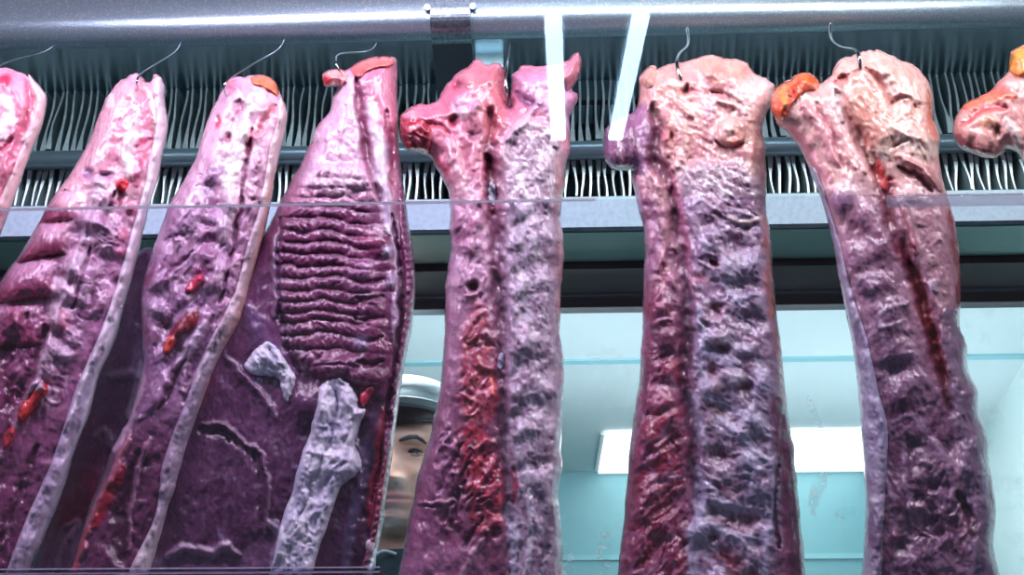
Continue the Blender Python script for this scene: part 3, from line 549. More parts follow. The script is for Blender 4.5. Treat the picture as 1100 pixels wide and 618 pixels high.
for (a, b) in (((734,430),(700,445)),((730,470),(694,490)),((732,500),(690,530)),((734,530),(700,560)),((735,560),(705,590)),((738,585),(715,618)),((700,350),(720,345)),((696,380),(722,378))): G.line([a, ((a[0]+b[0])/2-3, (a[1]+b[1])/2+5), b], 6, -2.5, (110,36,66), .5)
for (a, b) in (((722,438),(690,470)),((728,478),(696,500)),((732,512),(700,545)),((700,545),(676,560)),((726,570),(700,606))): G.line([a, ((a[0]+b[0])/2, (a[1]+b[1])/2-3), b], 5, 1.6, (186,126,156), .5)
G.tear([(692,300),(728,310),(734,420),(738,520),(742,600),(744,720),(662,720),(668,600),(680,500),(690,400)], 9, 4.2, [(96,24,56),(140,50,84),(168,84,118),(190,130,160),(150,40,66)], 13, 135, .6, 2.2, seed=1)
G.tear([(686,190),(720,190),(728,250),(734,310),(696,310),(692,250)], 8, 2.6, [(170,110,140),(206,150,166),(216,176,180),(160,90,126)], 8, 80, .5, 3.0, seed=2)
G.tear([(690,100),(740,80),(800,76),(824,110),(818,200),(740,200),(716,150)], 16, 2.0, [(214,140,140),(232,176,168),(240,206,200),(206,130,140)], 9, 40, .45, 2.0, seed=3)
# rib side with pockets
G.area([(735,180),(790,176),(816,200),(822,260),(828,330),(834,400),(838,470),(836,560),(830,640),(820,740),(760,740),(752,600),(750,480),(748,380),(746,300),(740,230)], 9, 4, (172,148,172), .7)
for (x, y, rx, ry, h, cc) in ((794,262,26,14,-9,(112,74,106)),(802,244,16,12,-9,(110,76,110)),(762,260,16,18,6,(190,170,200)),(760,220,22,20,5,(186,150,176)),(800,305,22,14,-9,(104,72,104)),(784,290,20,14,6,(190,180,200)),(754,298,14,8,-3,(206,130,150)),(806,280,14,14,5,(180,170,196)),(806,345,24,16,-8,(108,78,110)),(768,334,12,10,-7,(150,60,90)),(772,362,16,12,8,(206,196,210)),(772,374,12,9,-6,(130,50,80)),(800,376,18,10,5,(190,186,206)),(788,405,16,11,9,(224,220,228)),(800,417,12,9,-8,(120,50,84)),(765,400,10,10,-4,(176,96,110)),(818,412,14,22,6,(176,176,204)),(764,418,14,10,5,(206,180,196)),
                          (776,440,22,15,-9,(112,24,50)),(810,448,20,20,5,(184,178,204)),(792,462,22,10,5,(190,176,200)),(776,492,22,13,-9,(108,26,54)),(806,498,20,20,6,(166,166,192)),(808,526,24,16,5,(140,136,168)),(780,528,22,14,-6,(140,50,84)),(782,552,36,18,-9,(100,28,54)),(806,560,24,14,-7,(120,36,60)),(756,548,8,10,4,(200,196,214)),(750,572,16,14,5,(176,176,202)),(812,582,10,9,-6,(100,40,76)),(766,580,7,5,-4,(150,20,50)),(784,602,22,16,-4,(176,40,56)),(800,622,20,16,-5,(150,30,50)),(772,615,14,18,4,(170,150,180))):
    G.blob(x, y, rx*1.2, ry*1.2, h, cc, .9)
G.tear([(742,190),(816,196),(826,300),(836,420),(842,480),(836,600),(830,720),(752,720),(748,560),(746,400),(742,280)], 20, 2.5, [(110,70,100),(160,130,156),(190,176,196),(206,198,214),(140,100,130)], 9, 35, .45, 2.0, seed=4)
for pts in ([(744,545),(760,562),(786,576),(816,580),(828,568)], [(830,470),(834,520),(828,560),(822,600),(820,640)], [(760,520),(772,536),(800,548),(826,552)], [(770,448),(800,470),(828,500)], [(748,500),(752,540),(746,580),(744,630)], [(760,430),(790,440),(820,460),(830,470)], [(776,300),(790,320),(812,318)], [(752,370),(772,384),(796,390)], [(752,330),(756,380),(758,430)], [(742,420),(748,450),(756,480)]):
    G.line(pts, 9, 2.2, (186,178,202), .75)
G.line([(766,280),(774,284)], 5, -8, (130,16,40), .9).line([(784,232),(800,240),(820,232)], 5, 5, (230,200,190), .7).line([(822,230),(826,290),(830,340)], 7, 2, (206,120,110), .8).line([(835,430),(842,480),(846,520),(852,570),(856,620)], 16, -3, (106,40,76), .85).line([(836,500),(832,540),(838,590)], 4, -8, (60,20,50), .8).line([(834,350),(840,400),(846,440)], 6, 1, (190,110,120), .7)
Gknob = part([(648,160),(650,142),(657,133),(668,128),(680,128),(684,145),(682,165),(677,182),(668,183),(658,181),(650,172)], 7, 10, (140,92,128), 51); Gknob.line([(664,150),(668,176)], 4, 3, (180,140,166), .6)
Gkid = part([(770,134),(778,126),(790,124),(800,132),(802,146),(794,156),(782,160),(772,152)], 5, 14, (226,164,160), 52); Gkid.blob(790,153,12,6,2,(214,120,104),.8).blob(782,138,9,9,2,(240,206,200),.7)
Gflap = part([(690,82),(694,74),(701,70),(706,75),(704,90),(696,96),(690,92)], 2, 7, (228,166,156), 53)

# --- H: right-hand rack
H_out = [(830,122),(828,112),(830,101),(838,91),(848,86),(856,80),(866,78),(876,83),(881,89),(887,86),(893,81),(896,72),(903,63),(912,61),(920,58),(928,55),(937,54),(945,54),(953,57),(968,65),(979,69),(988,75),(997,88),(1002,105),(1003,127),(1010,147),(1008,162),(1010,178),(1015,203),(1022,225),(1029,257),(1032,301),(1031,350),(1039,372),(1040,396),(1050,420),(1052,444),(1060,470),(1063,500),(1070,548),(1067,586),(1074,616),(1080,660),(1084,745),(1000,750),(916,745),(920,690),(924,640),(926,612),(929,575),(930,540),(928,500),(925,460),(923,432),(921,409),(915,366),(906,322),(900,292),(893,253),(882,214),(869,180),(859,160),(846,143),(836,134)]
Hs = Slab(H_out, 1.085, T=36, R=24, base=(232,176,176), seed=25, grad=[(180, 300, (190,136,156)), (320, 470, (122,74,104))], fibre=(.2, 1), jit=1.4, rough=.75)
Hs.line([(900,100),(912,125),(924,150),(936,172),(946,195),(955,220),(958,245),(968,270),(982,300),(996,345),(1006,380),(1016,415),(1022,440)], 13, -12, (130,26,46), .85)
Hs.line([(936,160),(944,180),(950,205)], 7, 4, (210,70,70), .9).line([(934,158),(938,175)], 5, 5, (240,210,190), .8)
Hs.area([(896,90),(905,66),(930,56),(960,62),(990,80),(1002,110),(1002,150),(960,150),(930,140),(910,120)], 8, 3, (238,190,182), .7).area([(908,110),(926,96),(948,112),(958,138),(944,160),(928,148)], 7, 6, (218,140,126), .9)
Hs.line([(910,78),(904,90),(898,88)], 6, -8, (176,60,76), .8).line([(902,84),(924,74)], 5, -5, (200,100,96), .7).line([(930,72),(950,92),(958,116)], 6, -6, (206,124,116), .7).line([(944,68),(966,92),(974,108)], 8, 4, (244,206,196), .7).line([(958,110),(972,104),(984,116)], 6, -5, (206,120,110), .7).blob(985,118,9,14,-5,(214,120,104),.8).blob(974,124,12,10,4,(240,190,176),.8).line([(996,96),(1000,120),(1004,150)], 7, 1, (214,116,92), .8)
Hs.area([(960,130),(980,136),(1000,150),(1006,168),(960,168),(944,162)], 7, 3, (242,216,208), .8).line([(962,140),(976,148),(990,146)], 5, 4, (244,224,216), .8).line([(960,158),(976,150)], 4, -4, (206,140,130), .6)
Hs.line([(966,168),(984,178),(1000,192),(1012,203)], 7, 8, (196,130,140), .9).line([(964,178),(984,190),(1002,204)], 5, -8, (150,80,90), .8).blob(956,192,5,5,-4,(196,40,56),.9)
Hs.line([(896,92),(900,110),(904,130)], 8, 4, (250,232,236), .8).line([(900,108),(914,140),(924,164),(930,186)], 9, 4, (238,186,190), .7)
Hs.line([(846,140),(872,168),(890,196)], 14, 2, (200,120,140), .7).line([(866,110),(884,140),(900,176)], 14, 5, (206,130,146), .7).line([(890,120),(906,150),(916,180)], 8, 4, (228,160,164), .6).line([(878,110),(894,146),(906,180)], 4, -3, (190,100,120), .6)
# left muscle with cross bands
for (x, y, rx, ry, h, cc) in ((905,215,20,20,6,(170,126,164)),(930,235,22,22,7,(186,126,150)),(944,262,18,22,6,(190,134,156)),(925,275,22,18,6,(170,116,144)),(940,305,24,18,7,(150,100,134)),(955,330,20,16,6,(150,104,136)),(950,352,26,20,7,(122,76,108)),(962,375,22,14,5,(128,84,116)),(962,396,24,14,-4,(92,50,90)),(980,410,22,16,5,(120,72,104)),(966,430,26,20,5,(106,58,92)),(980,460,24,16,4,(116,72,106)),(985,480,24,20,-3,(80,40,70)),(990,520,26,20,5,(104,62,92)),(1000,522,13,10,-8,(70,30,56)),(965,540,26,34,5,(96,48,78)),(985,545,10,6,7,(170,120,140)),(1000,560,12,10,-8,(54,22,48)),(1010,556,7,10,6,(150,116,146)),(1008,572,8,7,-8,(60,26,54)),(1016,582,9,9,6,(136,96,130)),(968,586,14,14,-7,(54,16,38)),(964,576,6,10,5,(150,50,70)),(990,600,30,26,5,(100,52,84)),(940,590,18,30,3,(84,40,68)),(1040,540,12,30,-5,(80,24,54)),(1028,480,16,20,-6,(66,22,52))):
    Hs.blob(x, y, rx*1.2, ry*1.2, h, cc, .85)
for pts in ([(906,330),(926,300),(950,296)], [(942,340),(958,330),(972,326)], [(942,352),(960,348),(972,344)], [(945,388),(962,380),(978,378)], [(930,258),(944,262),(958,256)], [(960,455),(980,448),(992,460),(992,475)], [(985,498),(1000,500),(1010,512)], [(930,300),(944,330),(950,380),(958,420)], [(970,470),(974,520),(980,560)], [(1000,470),(1020,500),(1026,540)], [(948,470),(952,520),(962,540)]):
    Hs.line(pts, 5, 1.6, (186,160,186), .55)
Hs.tear([(900,200),(946,200),(970,300),(1000,400),(1030,480),(1050,600),(1060,720),(940,720),(950,560),(940,420),(916,300)], 10, 1.7, [(96,54,86),(130,86,118),(160,122,148),(110,66,100),(172,136,162)], 11, 62, .5, 2.6, seed=1)
Hs.tear([(985,490),(1020,500),(1040,560),(1030,600),(990,590),(975,540)], 12, 3, [(76,36,62),(110,66,96),(150,112,140)], 9, 120, .5, 1.6, seed=2)
Hs.tear([(900,80),(960,60),(1000,110),(1004,170),(950,170),(915,130)], 16, 2.2, [(220,150,140),(238,190,180),(244,214,206),(214,136,128)], 9, 60, .45, 2.2, seed=3)
Hs.tear([(960,205),(1016,210),(1026,300),(1040,400),(1060,500),(1066,620),(1046,620),(1020,440),(984,300)], 8, 1.8, [(150,100,120),(186,140,150),(170,130,150),(120,84,110)], 7, 75, .45, 2.4, seed=4)
# right strip
Hs.area([(962,215),(990,205),(1018,225),(1028,290),(1030,350),(1036,400),(1050,450),(1060,520),(1064,600),(1040,600),(1030,500),(1026,440),(1010,370),(990,300),(970,250)], 8, 4, (184,136,146), .7)
Hs.area([(1010,340),(1030,340),(1044,410),(1056,470),(1062,540),(1066,620),(1046,620),(1036,520),(1024,430)], 8, 2, (132,112,140), .75).line([(1020,225),(1027,260),(1030,300),(1030,345)], 6, -2, (150,24,40), .85).blob(980,262,8,8,5,(150,60,76),.9).line([(970,225),(978,250),(984,275)], 6, 5, (196,120,130), .7).line([(990,300),(1006,330),(1014,370),(1020,400)], 5, 4, (170,116,140), .6)
Hs.line([(975,280),(990,320),(1004,365),(1016,410)], 8, -6, (140,14,36), .95).line([(1030,530),(1040,550),(1046,580)], 8, -6, (80,16,44), .8).line([(1048,470),(1058,520),(1060,570)], 5, 3, (160,150,176), .6).blob(1002,308,10,9,4,(200,176,196),.7)
Hknob = part([(830,122),(828,112),(830,101),(838,91),(848,86),(856,80),(866,78),(876,83),(881,90),(876,97),(866,98),(858,106),(850,116),(844,126),(838,130)], 9, 9, (240,128,96), 54, jit=1.4)
Hknob.tear([(826,120),(830,98),(850,80),(876,82),(870,100),(848,124)], 5, 5, [(206,60,36),(244,120,70),(250,150,96),(230,80,40)], 9, 60, .7, 1.6)
Hknob.blob(866,84,14,8,4,(250,96,20),.95).blob(836,122,9,9,4,(244,86,36),.95).blob(852,104,7,12,-7,(206,60,36),.9).blob(842,108,6,10,5,(252,150,84),.9).blob(862,96,8,6,-4,(230,90,50),.8)
Hrim = part([(869,180),(882,214),(893,253),(900,292),(906,322),(915,366),(921,409),(923,432),(925,460),(928,500),(930,540),(929,575),(926,612),(924,640),(920,690),(946,690),(948,640),(948,600),(950,560),(952,520),(954,480),(952,450),(944,420),(936,380),(926,345),(912,300),(901,255),(889,214),(878,184)], 6, 8, (176,158,180), 55, fibre=(.2, 1), grad=[(280,380,(166,158,186)), (480,560,(110,84,110))])
Hrim.tear([(869,180),(884,184),(912,300),(940,400),(952,520),(946,690),(924,690),(926,480),(906,320)], 4, 1.8, [(140,118,146),(176,160,184),(200,188,208)], 7, 76, .6, 3.0)
Hrim.line([(901,296),(907,325),(916,368),(922,410),(925,450)], 3.5, 2, (246,240,246), .95).line([(926,470),(930,540),(929,580),(925,616)], 3, 1, (210,200,214), .7).line([(930,360),(942,400),(950,450),(956,500)], 9, 3, (186,178,210), .8)
Hrim.line([(904,246),(912,262)], 5, 1, (196,60,84), .8).line([(926,318),(929,336)], 5, 2, (220,40,64), .95).line([(915,280),(920,296)], 4, 1, (200,50,76), .8).blob(938,540,6,6,3,(220,210,220),.7)

# --- I: the piece cut off by the right edge
I_out = [(1085,62),(1087,54),(1094,51),(1102,48),(1120,44),(1150,42),(1190,60),(1230,110),(1250,200),(1262,340),(1290,520),(1310,720),(1180,725),(1170,600),(1158,450),(1140,330),(1118,230),(1102,180),(1092,164),(1082,160),(1076,166),(1066,170),(1047,166),(1030,157),(1024,145),(1025,130),(1031,118),(1038,110),(1052,104),(1064,97),(1072,88),(1082,78)]
I = Slab(I_out, 1.10, T=34, R=24, base=(226,160,160), seed=29, grad=[(230, 450, (160,100,130))], jit=1.2)
I.line([(1032,116),(1060,104),(1090,102)], 9, 4, (240,110,76), .8).line([(1030,132),(1056,118),(1082,116)], 8, -4, (190,60,70), .8).blob(1062,132,16,10,3,(236,166,136),.8).line([(1026,144),(1044,160),(1066,164)], 9, 2, (150,60,80), .8).blob(1072,142,8,8,-6,(120,50,46),.7).line([(1082,130),(1092,150),(1098,176)], 8, 4, (236,206,210), .8).blob(1090,92,12,10,4,(240,206,206),.8).blob(1078,96,14,9,2,(230,96,90),.6)
Ipt = part([(1084,76),(1085,60),(1090,53),(1098,50),(1110,52),(1112,70),(1104,78),(1094,82)], 8, 8, (250,160,84), 56)

Ddrop = part([(393,582),(398,579),(404,582),(405,590),(399,596),(393,592)], 5, 5, (226,206,216), 58, jit=.3, warp=0)
piece('hanging_pork_slab', 'pale pink pork slab at the far left, cut off by the left edge', A, [('skin_rim', Arim, 0, 'pale skin edge', M_FAT)])
piece('hanging_pork_slab', 'leaning pork slab with big folds in its left flank, second from the left', B,
      [('skin_rim', Brim, 0, 'white skin edge', M_FAT), ('flesh_knob', Btip, 0, 'red knob', M_MEAT), ('rib_end', Bbone, 0, 'dark red rib end', M_MEAT), ('rib_end', Bbone2, 0, 'dark red rib end', M_MEAT)])
piece('hanging_pork_slab', 'smooth dark purple slab hanging behind, in the gap beside the folded leaning slab', E)
piece('hanging_pork_slab', 'leaning lilac slab with an orange lump at its top and a pale skin edge', C,
      [('skin_rim', Crim, 0, 'pale skin edge', M_FAT), ('flesh_knob', Ctip, 0, 'orange lump at the top', M_MEAT), ('rib_end', Cbone, 0, 'red rib end', M_MEAT), ('rib_end', Cbone2, 0, 'pink rib end', M_MEAT)])
piece('hanging_pork_slab', 'broad dark purple slab with rows of wrinkles and white fat, left of the man', D,
      [('skin_rim', Drim, 0, 'notched purple edge with a white border', M_MEAT), ('flesh_knob', Dknob, 0, 'pink knob with a red end', M_MEAT), ('top_flap', Dtop, 0, 'salmon flap at the top', M_MEAT), ('fat_strip', Dfat, 0, 'long strip of white fat', M_FAT), ('fat_patch', Dfat2, 0, 'small patch of white fat', M_FAT), ('red_trimming', Dspot, 0, 'small red scrap', M_MEAT), ('fat_drop', Ddrop, 0, 'white drop of fat', M_FAT)])
piece('hanging_rib_rack', 'rack with a ragged red left shoulder and torn red flesh, right of the man', Fs,
      [('flesh_knob', Fknob, 0, 'ragged dark red knob', M_MEAT), ('tendon', Ftendon, 0, 'white tendon', M_FAT), ('tendon', Ftendon2, 0, 'white tendon', M_FAT), ('top_flap', Fflap, 0, 'pink flap at the top', M_MEAT)])
piece('hanging_rib_rack', 'wide rack with a dark purple knob on its left shoulder and whitish ribs', G,
      [('flesh_knob', Gknob, 0, 'dark purple knob', M_MEAT), ('kidney_lump', Gkid, 0, 'round pink lump', M_MEAT), ('top_flap', Gflap, 0, None, M_MEAT)])
piece('hanging_rib_rack', 'rack with a bright orange knob at its upper left and a long red groove', Hs,
      [('flesh_knob', Hknob, 0, 'bright orange knob', M_MEAT), ('skin_rim', Hrim, 0, 'greyish skin edge with a white border', M_FAT)])
piece('hanging_rib_rack', 'rack cut off by the right edge, its blunt orange shoulder showing', I, [('flesh_knob', Ipt, 0, 'orange tip', M_MEAT)])
# ------------------------------------------------------------------ the refrigerated case
M_STEEL = pmat('brushed_steel', (176,190,198), .34, 1.0, bump=(140, .35, .001), var=((120,140,154), 220, .35, .7))
M_FROST = pmat('frosted_steel', (182,210,228), .3, .85, bump=(520, .45, .0009), var=((236,244,248), 420, .5, .68))
M_HOOD = pmat('sheet_steel', (150,178,192), .26, 1.0, bump=(30, .10, .002))
M_FIN = pmat('coil_fin', (206,224,226), .45, .35, bump=(200, .4, .001), var=((240,248,248), 60, .45, .7))
M_FIN_SHADE = pmat('coil_fin_side_shade', (140,170,174), .5, .4, bump=(200, .3, .001))  # darker copy for the fin sides, paints in the shade between fins
M_DARK = pmat('dark_metal', (44,56,60), .4, .6)
M_PIPE = pmat('pipe_steel', (166,194,208), .28, .55, bump=(260, .3, .0008))
M_BLACK = pmat('black_rubber', (22,26,28), .5)
M_TRAY = pmat('tray_aluminium', (128,150,156), .42, .55, bump=(300, .25, .0006), var=((112,136,144), 120, .4, .7))
M_TRAYB = pmat('tray_underside', (150,178,172), .28, .7, bump=(90, .2, .001))
M_HOOK = pmat('hook_steel', (200,204,206), .18, 1.0)
def z(py, Y, px=550): return float(P(px, py, Y)[2])
XL, XR = -1.35, 1.35

# hood above the coil: rounded lip at the front, sloping soffit behind it
YL = 1.20; zl = z(36, YL); rad = .030
hood = empty('case_hood', (0, YL, zl), 'long frosted steel hood with a rounded shiny lip across the top', 'hood')
m = MB(); prof = []
cy, cz = YL+.012, zl+rad
for k in range(19):
    a = math.radians(-90-90*k/18); prof.append((cy+rad*math.cos(a), cz+rad*math.sin(a)))
prof += [(cy-rad, cz+.16), (cy+.05, cz+.16), (cy+.05, cz+.02)]
m.extrude_x(prof, XL, XR); m.build('lip', M_FROST, hood, smooth=False)
for p_ in bpy.data.meshes['lip'].polygons: p_.use_smooth = len(p_.vertices) == 4
zs = z(88, 1.453)
m = MB(); m.extrude_x([(YL+.004, zl+.001), (1.453, zs), (1.453, zs+.012), (YL+.004, zl+.013)], XL, XR); m.build('soffit', M_HOOD, hood)

# bracket strapped over the lip
br = empty('hood_bracket', (P(484, 30, 1.19)), 'steel strap bracket folded over the hood lip, above the red-shouldered rack', 'bracket')
x0 = float(P(462, 20, 1.18)[0]); x1 = float(P(505, 20, 1.18)[0])
m = MB(); n = 12
a = [(cy+(rad+.005)*math.cos(t), cz+(rad+.005)*math.sin(t)) for t in [math.radians(-85-95*k/n) for k in range(n+1)]]+[(cy-rad-.005, cz+.15)]
b = [(cy-rad-.0003, cz+.15)]+[(cy+(rad+.0003)*math.cos(t), cz+(rad+.0003)*math.sin(t)) for t in [math.radians(-85-95*k/n) for k in range(n, -1, -1)]]
m.extrude_x(a+b, x0, x1); m.build('strap', M_STEEL, br)
m = MB(); xa = float(P(470, 100, 1.36)[0]); xb = float(P(512, 100, 1.36)[0])
za, zb = z(50, YL+.02), z(104, 1.36)
m.hexa([(x0, YL+.016, zl-.005), (x1, YL+.016, zl-.005), (xb, 1.36, zb), (xa, 1.36, zb), (x0, YL+.016, zl-.001), (x1, YL+.016, zl-.001), (xb, 1.36, zb+.004), (xa, 1.36, zb+.004)])
m.build('stay', pmat('stay_steel', (96,110,118), .4, .8), br)
for xx in (x0-.004, x1+.004):
    m = MB(); m.tube([(xx, cy-rad+.001, cz+.002), (xx, cy-rad-.009, cz-.001)], .005, 12); m.build('bolt', M_STEEL, br)
tb = empty('hood_tab', P(525, 70, 1.30), 'small folded steel tab under the hood, just right of the strap bracket', 'bracket')
m = MB(); xa, xb = float(P(511, 50, 1.30)[0]), float(P(541, 50, 1.30)[0])
m.box((xa, 1.296, z(74, 1.30)), (xb, 1.30, z(32, 1.30))); m.build('plate', M_TRAY, tb, bevel=.001)
m = MB(); m.tube([(xa, 1.293, z(47, 1.295)), (xb, 1.293, z(47, 1.295))], .005, 10); m.build('fold', M_STEEL, tb)

# evaporator coil
coil = empty('evaporator_coil', P(550, 152, 1.45), 'cooling coil with two rows of thin upright fins behind the meat', 'cooling coil')
def fins(name, y0, y1, Yf, depth, flare, seed):
    rs = np.random.RandomState(seed); V = []; Q = []
    z0, z1 = z(y1, Yf), z(y0, Yf); N = int((XR-XL)/.0128); L = 14
    for i in range(N):
        x = XL+.0128*(i+.5)+rs.uniform(-.0012, .0012); ph = rs.uniform(0, 6.28); am = rs.uniform(.0006, .0022); le = rs.uniform(-.003, .003); base = len(V); top = rs.uniform(-.002, .003)
        for k in range(L+1):
            t = k/L; zz = z1+top-(z1-z0)*t
            w = .0017+.0003*math.sin(5*t+ph)+flare(t)*rs.uniform(.8, 1.15)
            xx = x+am*math.sin(6.5*t+ph)+le*t; yy = Yf+.004*math.sin(3*t+ph)
            V += [(xx-w, yy, zz), (xx+w, yy, zz), (xx+.0006, yy+depth, zz), (xx-.0006, yy+depth, zz)]
            if k:
                p_ = base+4*(k-1); q = p_+4
                for s_ in range(4):
                    t_ = (s_+1) % 4; Q.append((p_+s_, p_+t_, q+t_, q+s_))
        Q.append((base+3, base+2, base+1, base)); e = base+4*L; Q.append((e, e+1, e+2, e+3))
    me = np_mesh(name, np.array(V), np.array(Q)); o = link(name, me, M_FIN, coil); me.materials.append(M_FIN_SHADE)
    mi = [0 if (j % (4*L+2)) < 4*L and (j % (4*L+2)) % 4 == 0 else 1 for j in range(len(Q))]
    me.polygons.foreach_set('material_index', mi); me.polygons.foreach_set('use_smooth', [False]*len(Q)); me.update(); return o
fins('fin_row', 88, 153, 1.455, .09, lambda t: .0034*max(0, (t-.6)/.4)**1.2, 3)
fins('fin_row', 160, 214, 1.455, .09, lambda t: .0034*max(0, 1-abs(t-.18)/.42)-.0002*t, 4)
m = MB(); m.box((XL, 1.55, z(226, 1.55)), (XR, 1.565, z(84, 1.55))); m.build('back_plate', pmat('coil_back', (84,116,122), .45, .5), coil)
m = MB(); m.tube([(XL, 1.44, z(163, 1.44)), (XR, 1.44, z(163, 1.44))], .0155, 24); m.build('coolant_pipe', M_PIPE, coil, smooth=True)
m = MB()
for zz in (z(110, 1.5), z(136, 1.5), z(190, 1.5)): m.tube([(XL, 1.505, zz), (XR, 1.505, zz)], .005, 10)
m.build('tube_run', M_DARK, coil, smooth=True)

# drip tray under the coil
YT = 1.40
tray = empty('drip_tray', (0, YT, z(247, YT)), 'pale aluminium drip tray with a flat front, under the cooling coil', 'tray')
zt, zb = z(213, YT), z(246, YT)
m = MB(); m.extrude_x([(YT, zt), (YT+.006, zt+.004), (YT+.012, zt), (YT+.012, zb+.004), (YT+.006, zb-.003), (YT, zb+.001)], XL, XR); m.build('front_lip', M_TRAY, tray)
m = MB(); m.extrude_x([(YT+.013, zb-.002), (1.50, zb-.010), (1.505, zb+.004), (YT+.013, zb+.006)], XL, XR); m.build('pan', M_TRAYB, tray)
m = MB(); m.extrude_x([(1.507, zb-.020), (1.60, zb-.028), (1.60, zb+.0), (1.507, zb+.004)], XL, XR); m.build('back_ledge', pmat('tray_ledge', (84,86,86), .5, .3, bump=(80, .2, .001)), tray)

# front glass
M_G1 = glass_material('upper_glass', (250, 252, 255)); M_G2 = glass_material('lower_glass', (247, 244, 250), dirt=.015, lo=.52, hi=.8, scale=14, dirt_col=(206,190,224))
M_EDGE = edge_material('polished_glass_edge', (240,238,252), .75)
YG = .62
g = empty('front_glass_pane', (0, YG, .96), 'tall front glass pane carrying the reflections of two tube lights', 'glass pane')
m = MB(); m.box((-.62, YG, .96), (.62, YG+.002, 2.25)); m.build('pane', M_G1, g)
Y = .60; g = empty('glass_screen', (0, Y, .96), 'low glass screen whose bright top edge crosses the slabs at mid height', 'glass pane')
zt_ = z(216, Y); X0, X1 = -.62, .62
m = MB(); m.box((X0, Y, .96), (X1, Y+.002, zt_)); m.build('pane', M_G2, g)
xe = float(P(640, 216, Y)[0]); m = MB(); m.box((X0, Y-.0003, zt_), (xe, Y+.0023, zt_+.0009)); m.build('polished_edge', M_EDGE, g)
xe = float(P(952, 220, Y)[0]); zr = z(219, Y, 1020)
m = MB(); m.tube([(xe, Y-.004, zr), (X1, Y-.004, zr)], .0038, 14); m.build('edge_trim', edge_material('thick_glass_edge', (216,216,244), .35), g, smooth=True)
m = MB(); m.tube([(xe, Y-.004, zr+.0042), (X1, Y-.004, zr+.0042)], .0005, 8); m.build('polished_edge', M_EDGE, g)

# glass shelf low in the case, seen edge-on
sh = empty('glass_shelf', P(190, 611, .80), 'thin glass shelf seen edge-on as bright lines below the left slabs', 'shelf')
m = MB(); Xa, Xb = float(P(-60, 611, .80)[0]), float(P(408, 611, .80)[0])
m.box((Xa, .80, z(614, .80)), (Xb, .90, z(610, .80))); m.build('shelf_plate', glass_material('shelf_glass', (216,208,230)), sh)
m = MB(); m.tube([(Xa, .799, z(614, .80)), (Xb, .799, z(614, .80))], .0008, 8); m.build('front_edge', M_EDGE, sh)
m = MB(); m.tube([(Xa, .799, z(609, .80)), (Xb, .799, z(609, .80))], .0005, 8); m.build('front_edge', M_EDGE, sh)

# hooks
def hook(pts, r, label, tip=True):
    """pts: (px, py, Y) along the bent rod"""
    s_ = spline([P(a, b, c) for a, b, c in pts], 6); n = len(s_)
    rr = [r]*n
    if tip:
        for k in range(6): rr[n-1-k] = r*(.25+.75*k/6)
    m = MB(); m.tube(s_, rr, 12); o = m.build('meat_hook', M_HOOK, None, smooth=True)
    return tag(o, label, 'hook', 'steel meat hooks under the hood lip')
hook([(58,50,1.198),(44,57,1.18),(20,63,1.15),(2,70,1.12),(-4,80,1.085),(0,92,1.09)], .0013, 'thin steel hook slanting down to the slab at the left edge')
hook([(195,45,1.198),(188,56,1.18),(166,70,1.14),(152,79,1.10),(147,88,1.082),(150,100,1.10)], .0013, 'thin steel hook slanting down to the folded slab second from the left')
hook([(306,42,1.198),(298,54,1.18),(270,70,1.12),(247,84,1.085),(241,94,1.08),(244,106,1.10)], .0014, 'thin steel hook slanting down to the slab with the orange lump')
hook([(405,46,1.198),(396,55,1.18),(366,58,1.13),(361,66,1.09),(364,75,1.088),(371,84,1.105)], .0015, 'curved steel hook over the top of the broad ribbed slab')
hook([(548,48,1.20),(547,58,1.16),(545,70,1.105),(543,82,1.088),(544,98,1.088),(546,112,1.11)], .0022, 'short steel hook in the notch atop the rack right of the man')
hook([(738,30,1.185),(739,48,1.16),(730,58,1.12),(727,68,1.085),(731,84,1.08),(735,98,1.10)], .0024, 'bright steel hook piercing the top of the wide rack with a whitish web')
hook([(892,26,1.18),(893,42,1.16),(903,51,1.11),(918,54,1.06),(923,62,1.042),(924,78,1.052),(926,84,1.075)], .0024, 'steel hook bent over the top of the rack with the orange knob')
# ------------------------------------------------------------------ window and the room behind
def struct(o): o['kind'] = 'structure'; return o
YW = 1.60
M_WALL = pmat('teal_paint', (120,168,172), .6, var=((108,160,166), 3, .35, .7))
M_CEIL = pmat('ceiling_panel', (198,214,212), .55, var=((190,208,208), 2, .35, .7))
M_FLOOR = pmat('floor_tiles', (120,128,128), .5, var=((96,104,106), 6, .4, .6))
M_LINE = pmat('panel_joint', (132,184,188), .6)
M_FRAME = pmat('window_frame', (70,92,98), .35, .7); M_FRAMED = pmat('window_frame_dark', (34,46,50), .4, .5)
zc = float(PZ(620, 388, CAMZ+1.2)[2]); H2 = CAMZ+1.2
wtop = z(331, YW)
# window: frame rails and pane
wf = struct(empty('window_1', (0, YW, wtop), 'dark framed service window behind the meat, looking into a teal room', 'window')); 
m = MB(); m.box((XL, YW, wtop+.0), (XR, YW+.03, z(317, YW))); m.build('window_frame', M_FRAMED, wf, bevel=.002)
m = MB(); m.box((XL, YW-.014, z(319, YW-.014)), (XR, YW+.03, z(309, YW-.014))); m.build('window_frame', M_FRAME, wf, bevel=.003)
m = MB(); m.box((XL, YW-.006, z(310, YW-.006)+.001), (XR, YW+.03, z(298, YW)+.02)); m.build('window_frame', M_BLACK, wf)
M_WG = glass_material('window_glass', (240, 249, 249), dirt=.28, lo=.58, hi=.8, scale=7, dirt_col=(226,246,246))
m = MB(); m.box((XL, YW+.012, 1.36), (XR, YW+.015, wtop+.004)); m.build('window_pane', M_WG, wf)
m = MB(); m.box((XL, YW-.02, 1.33), (XR, YW+.05, 1.36)); m.build('window_sill', M_FRAME, wf, bevel=.002)
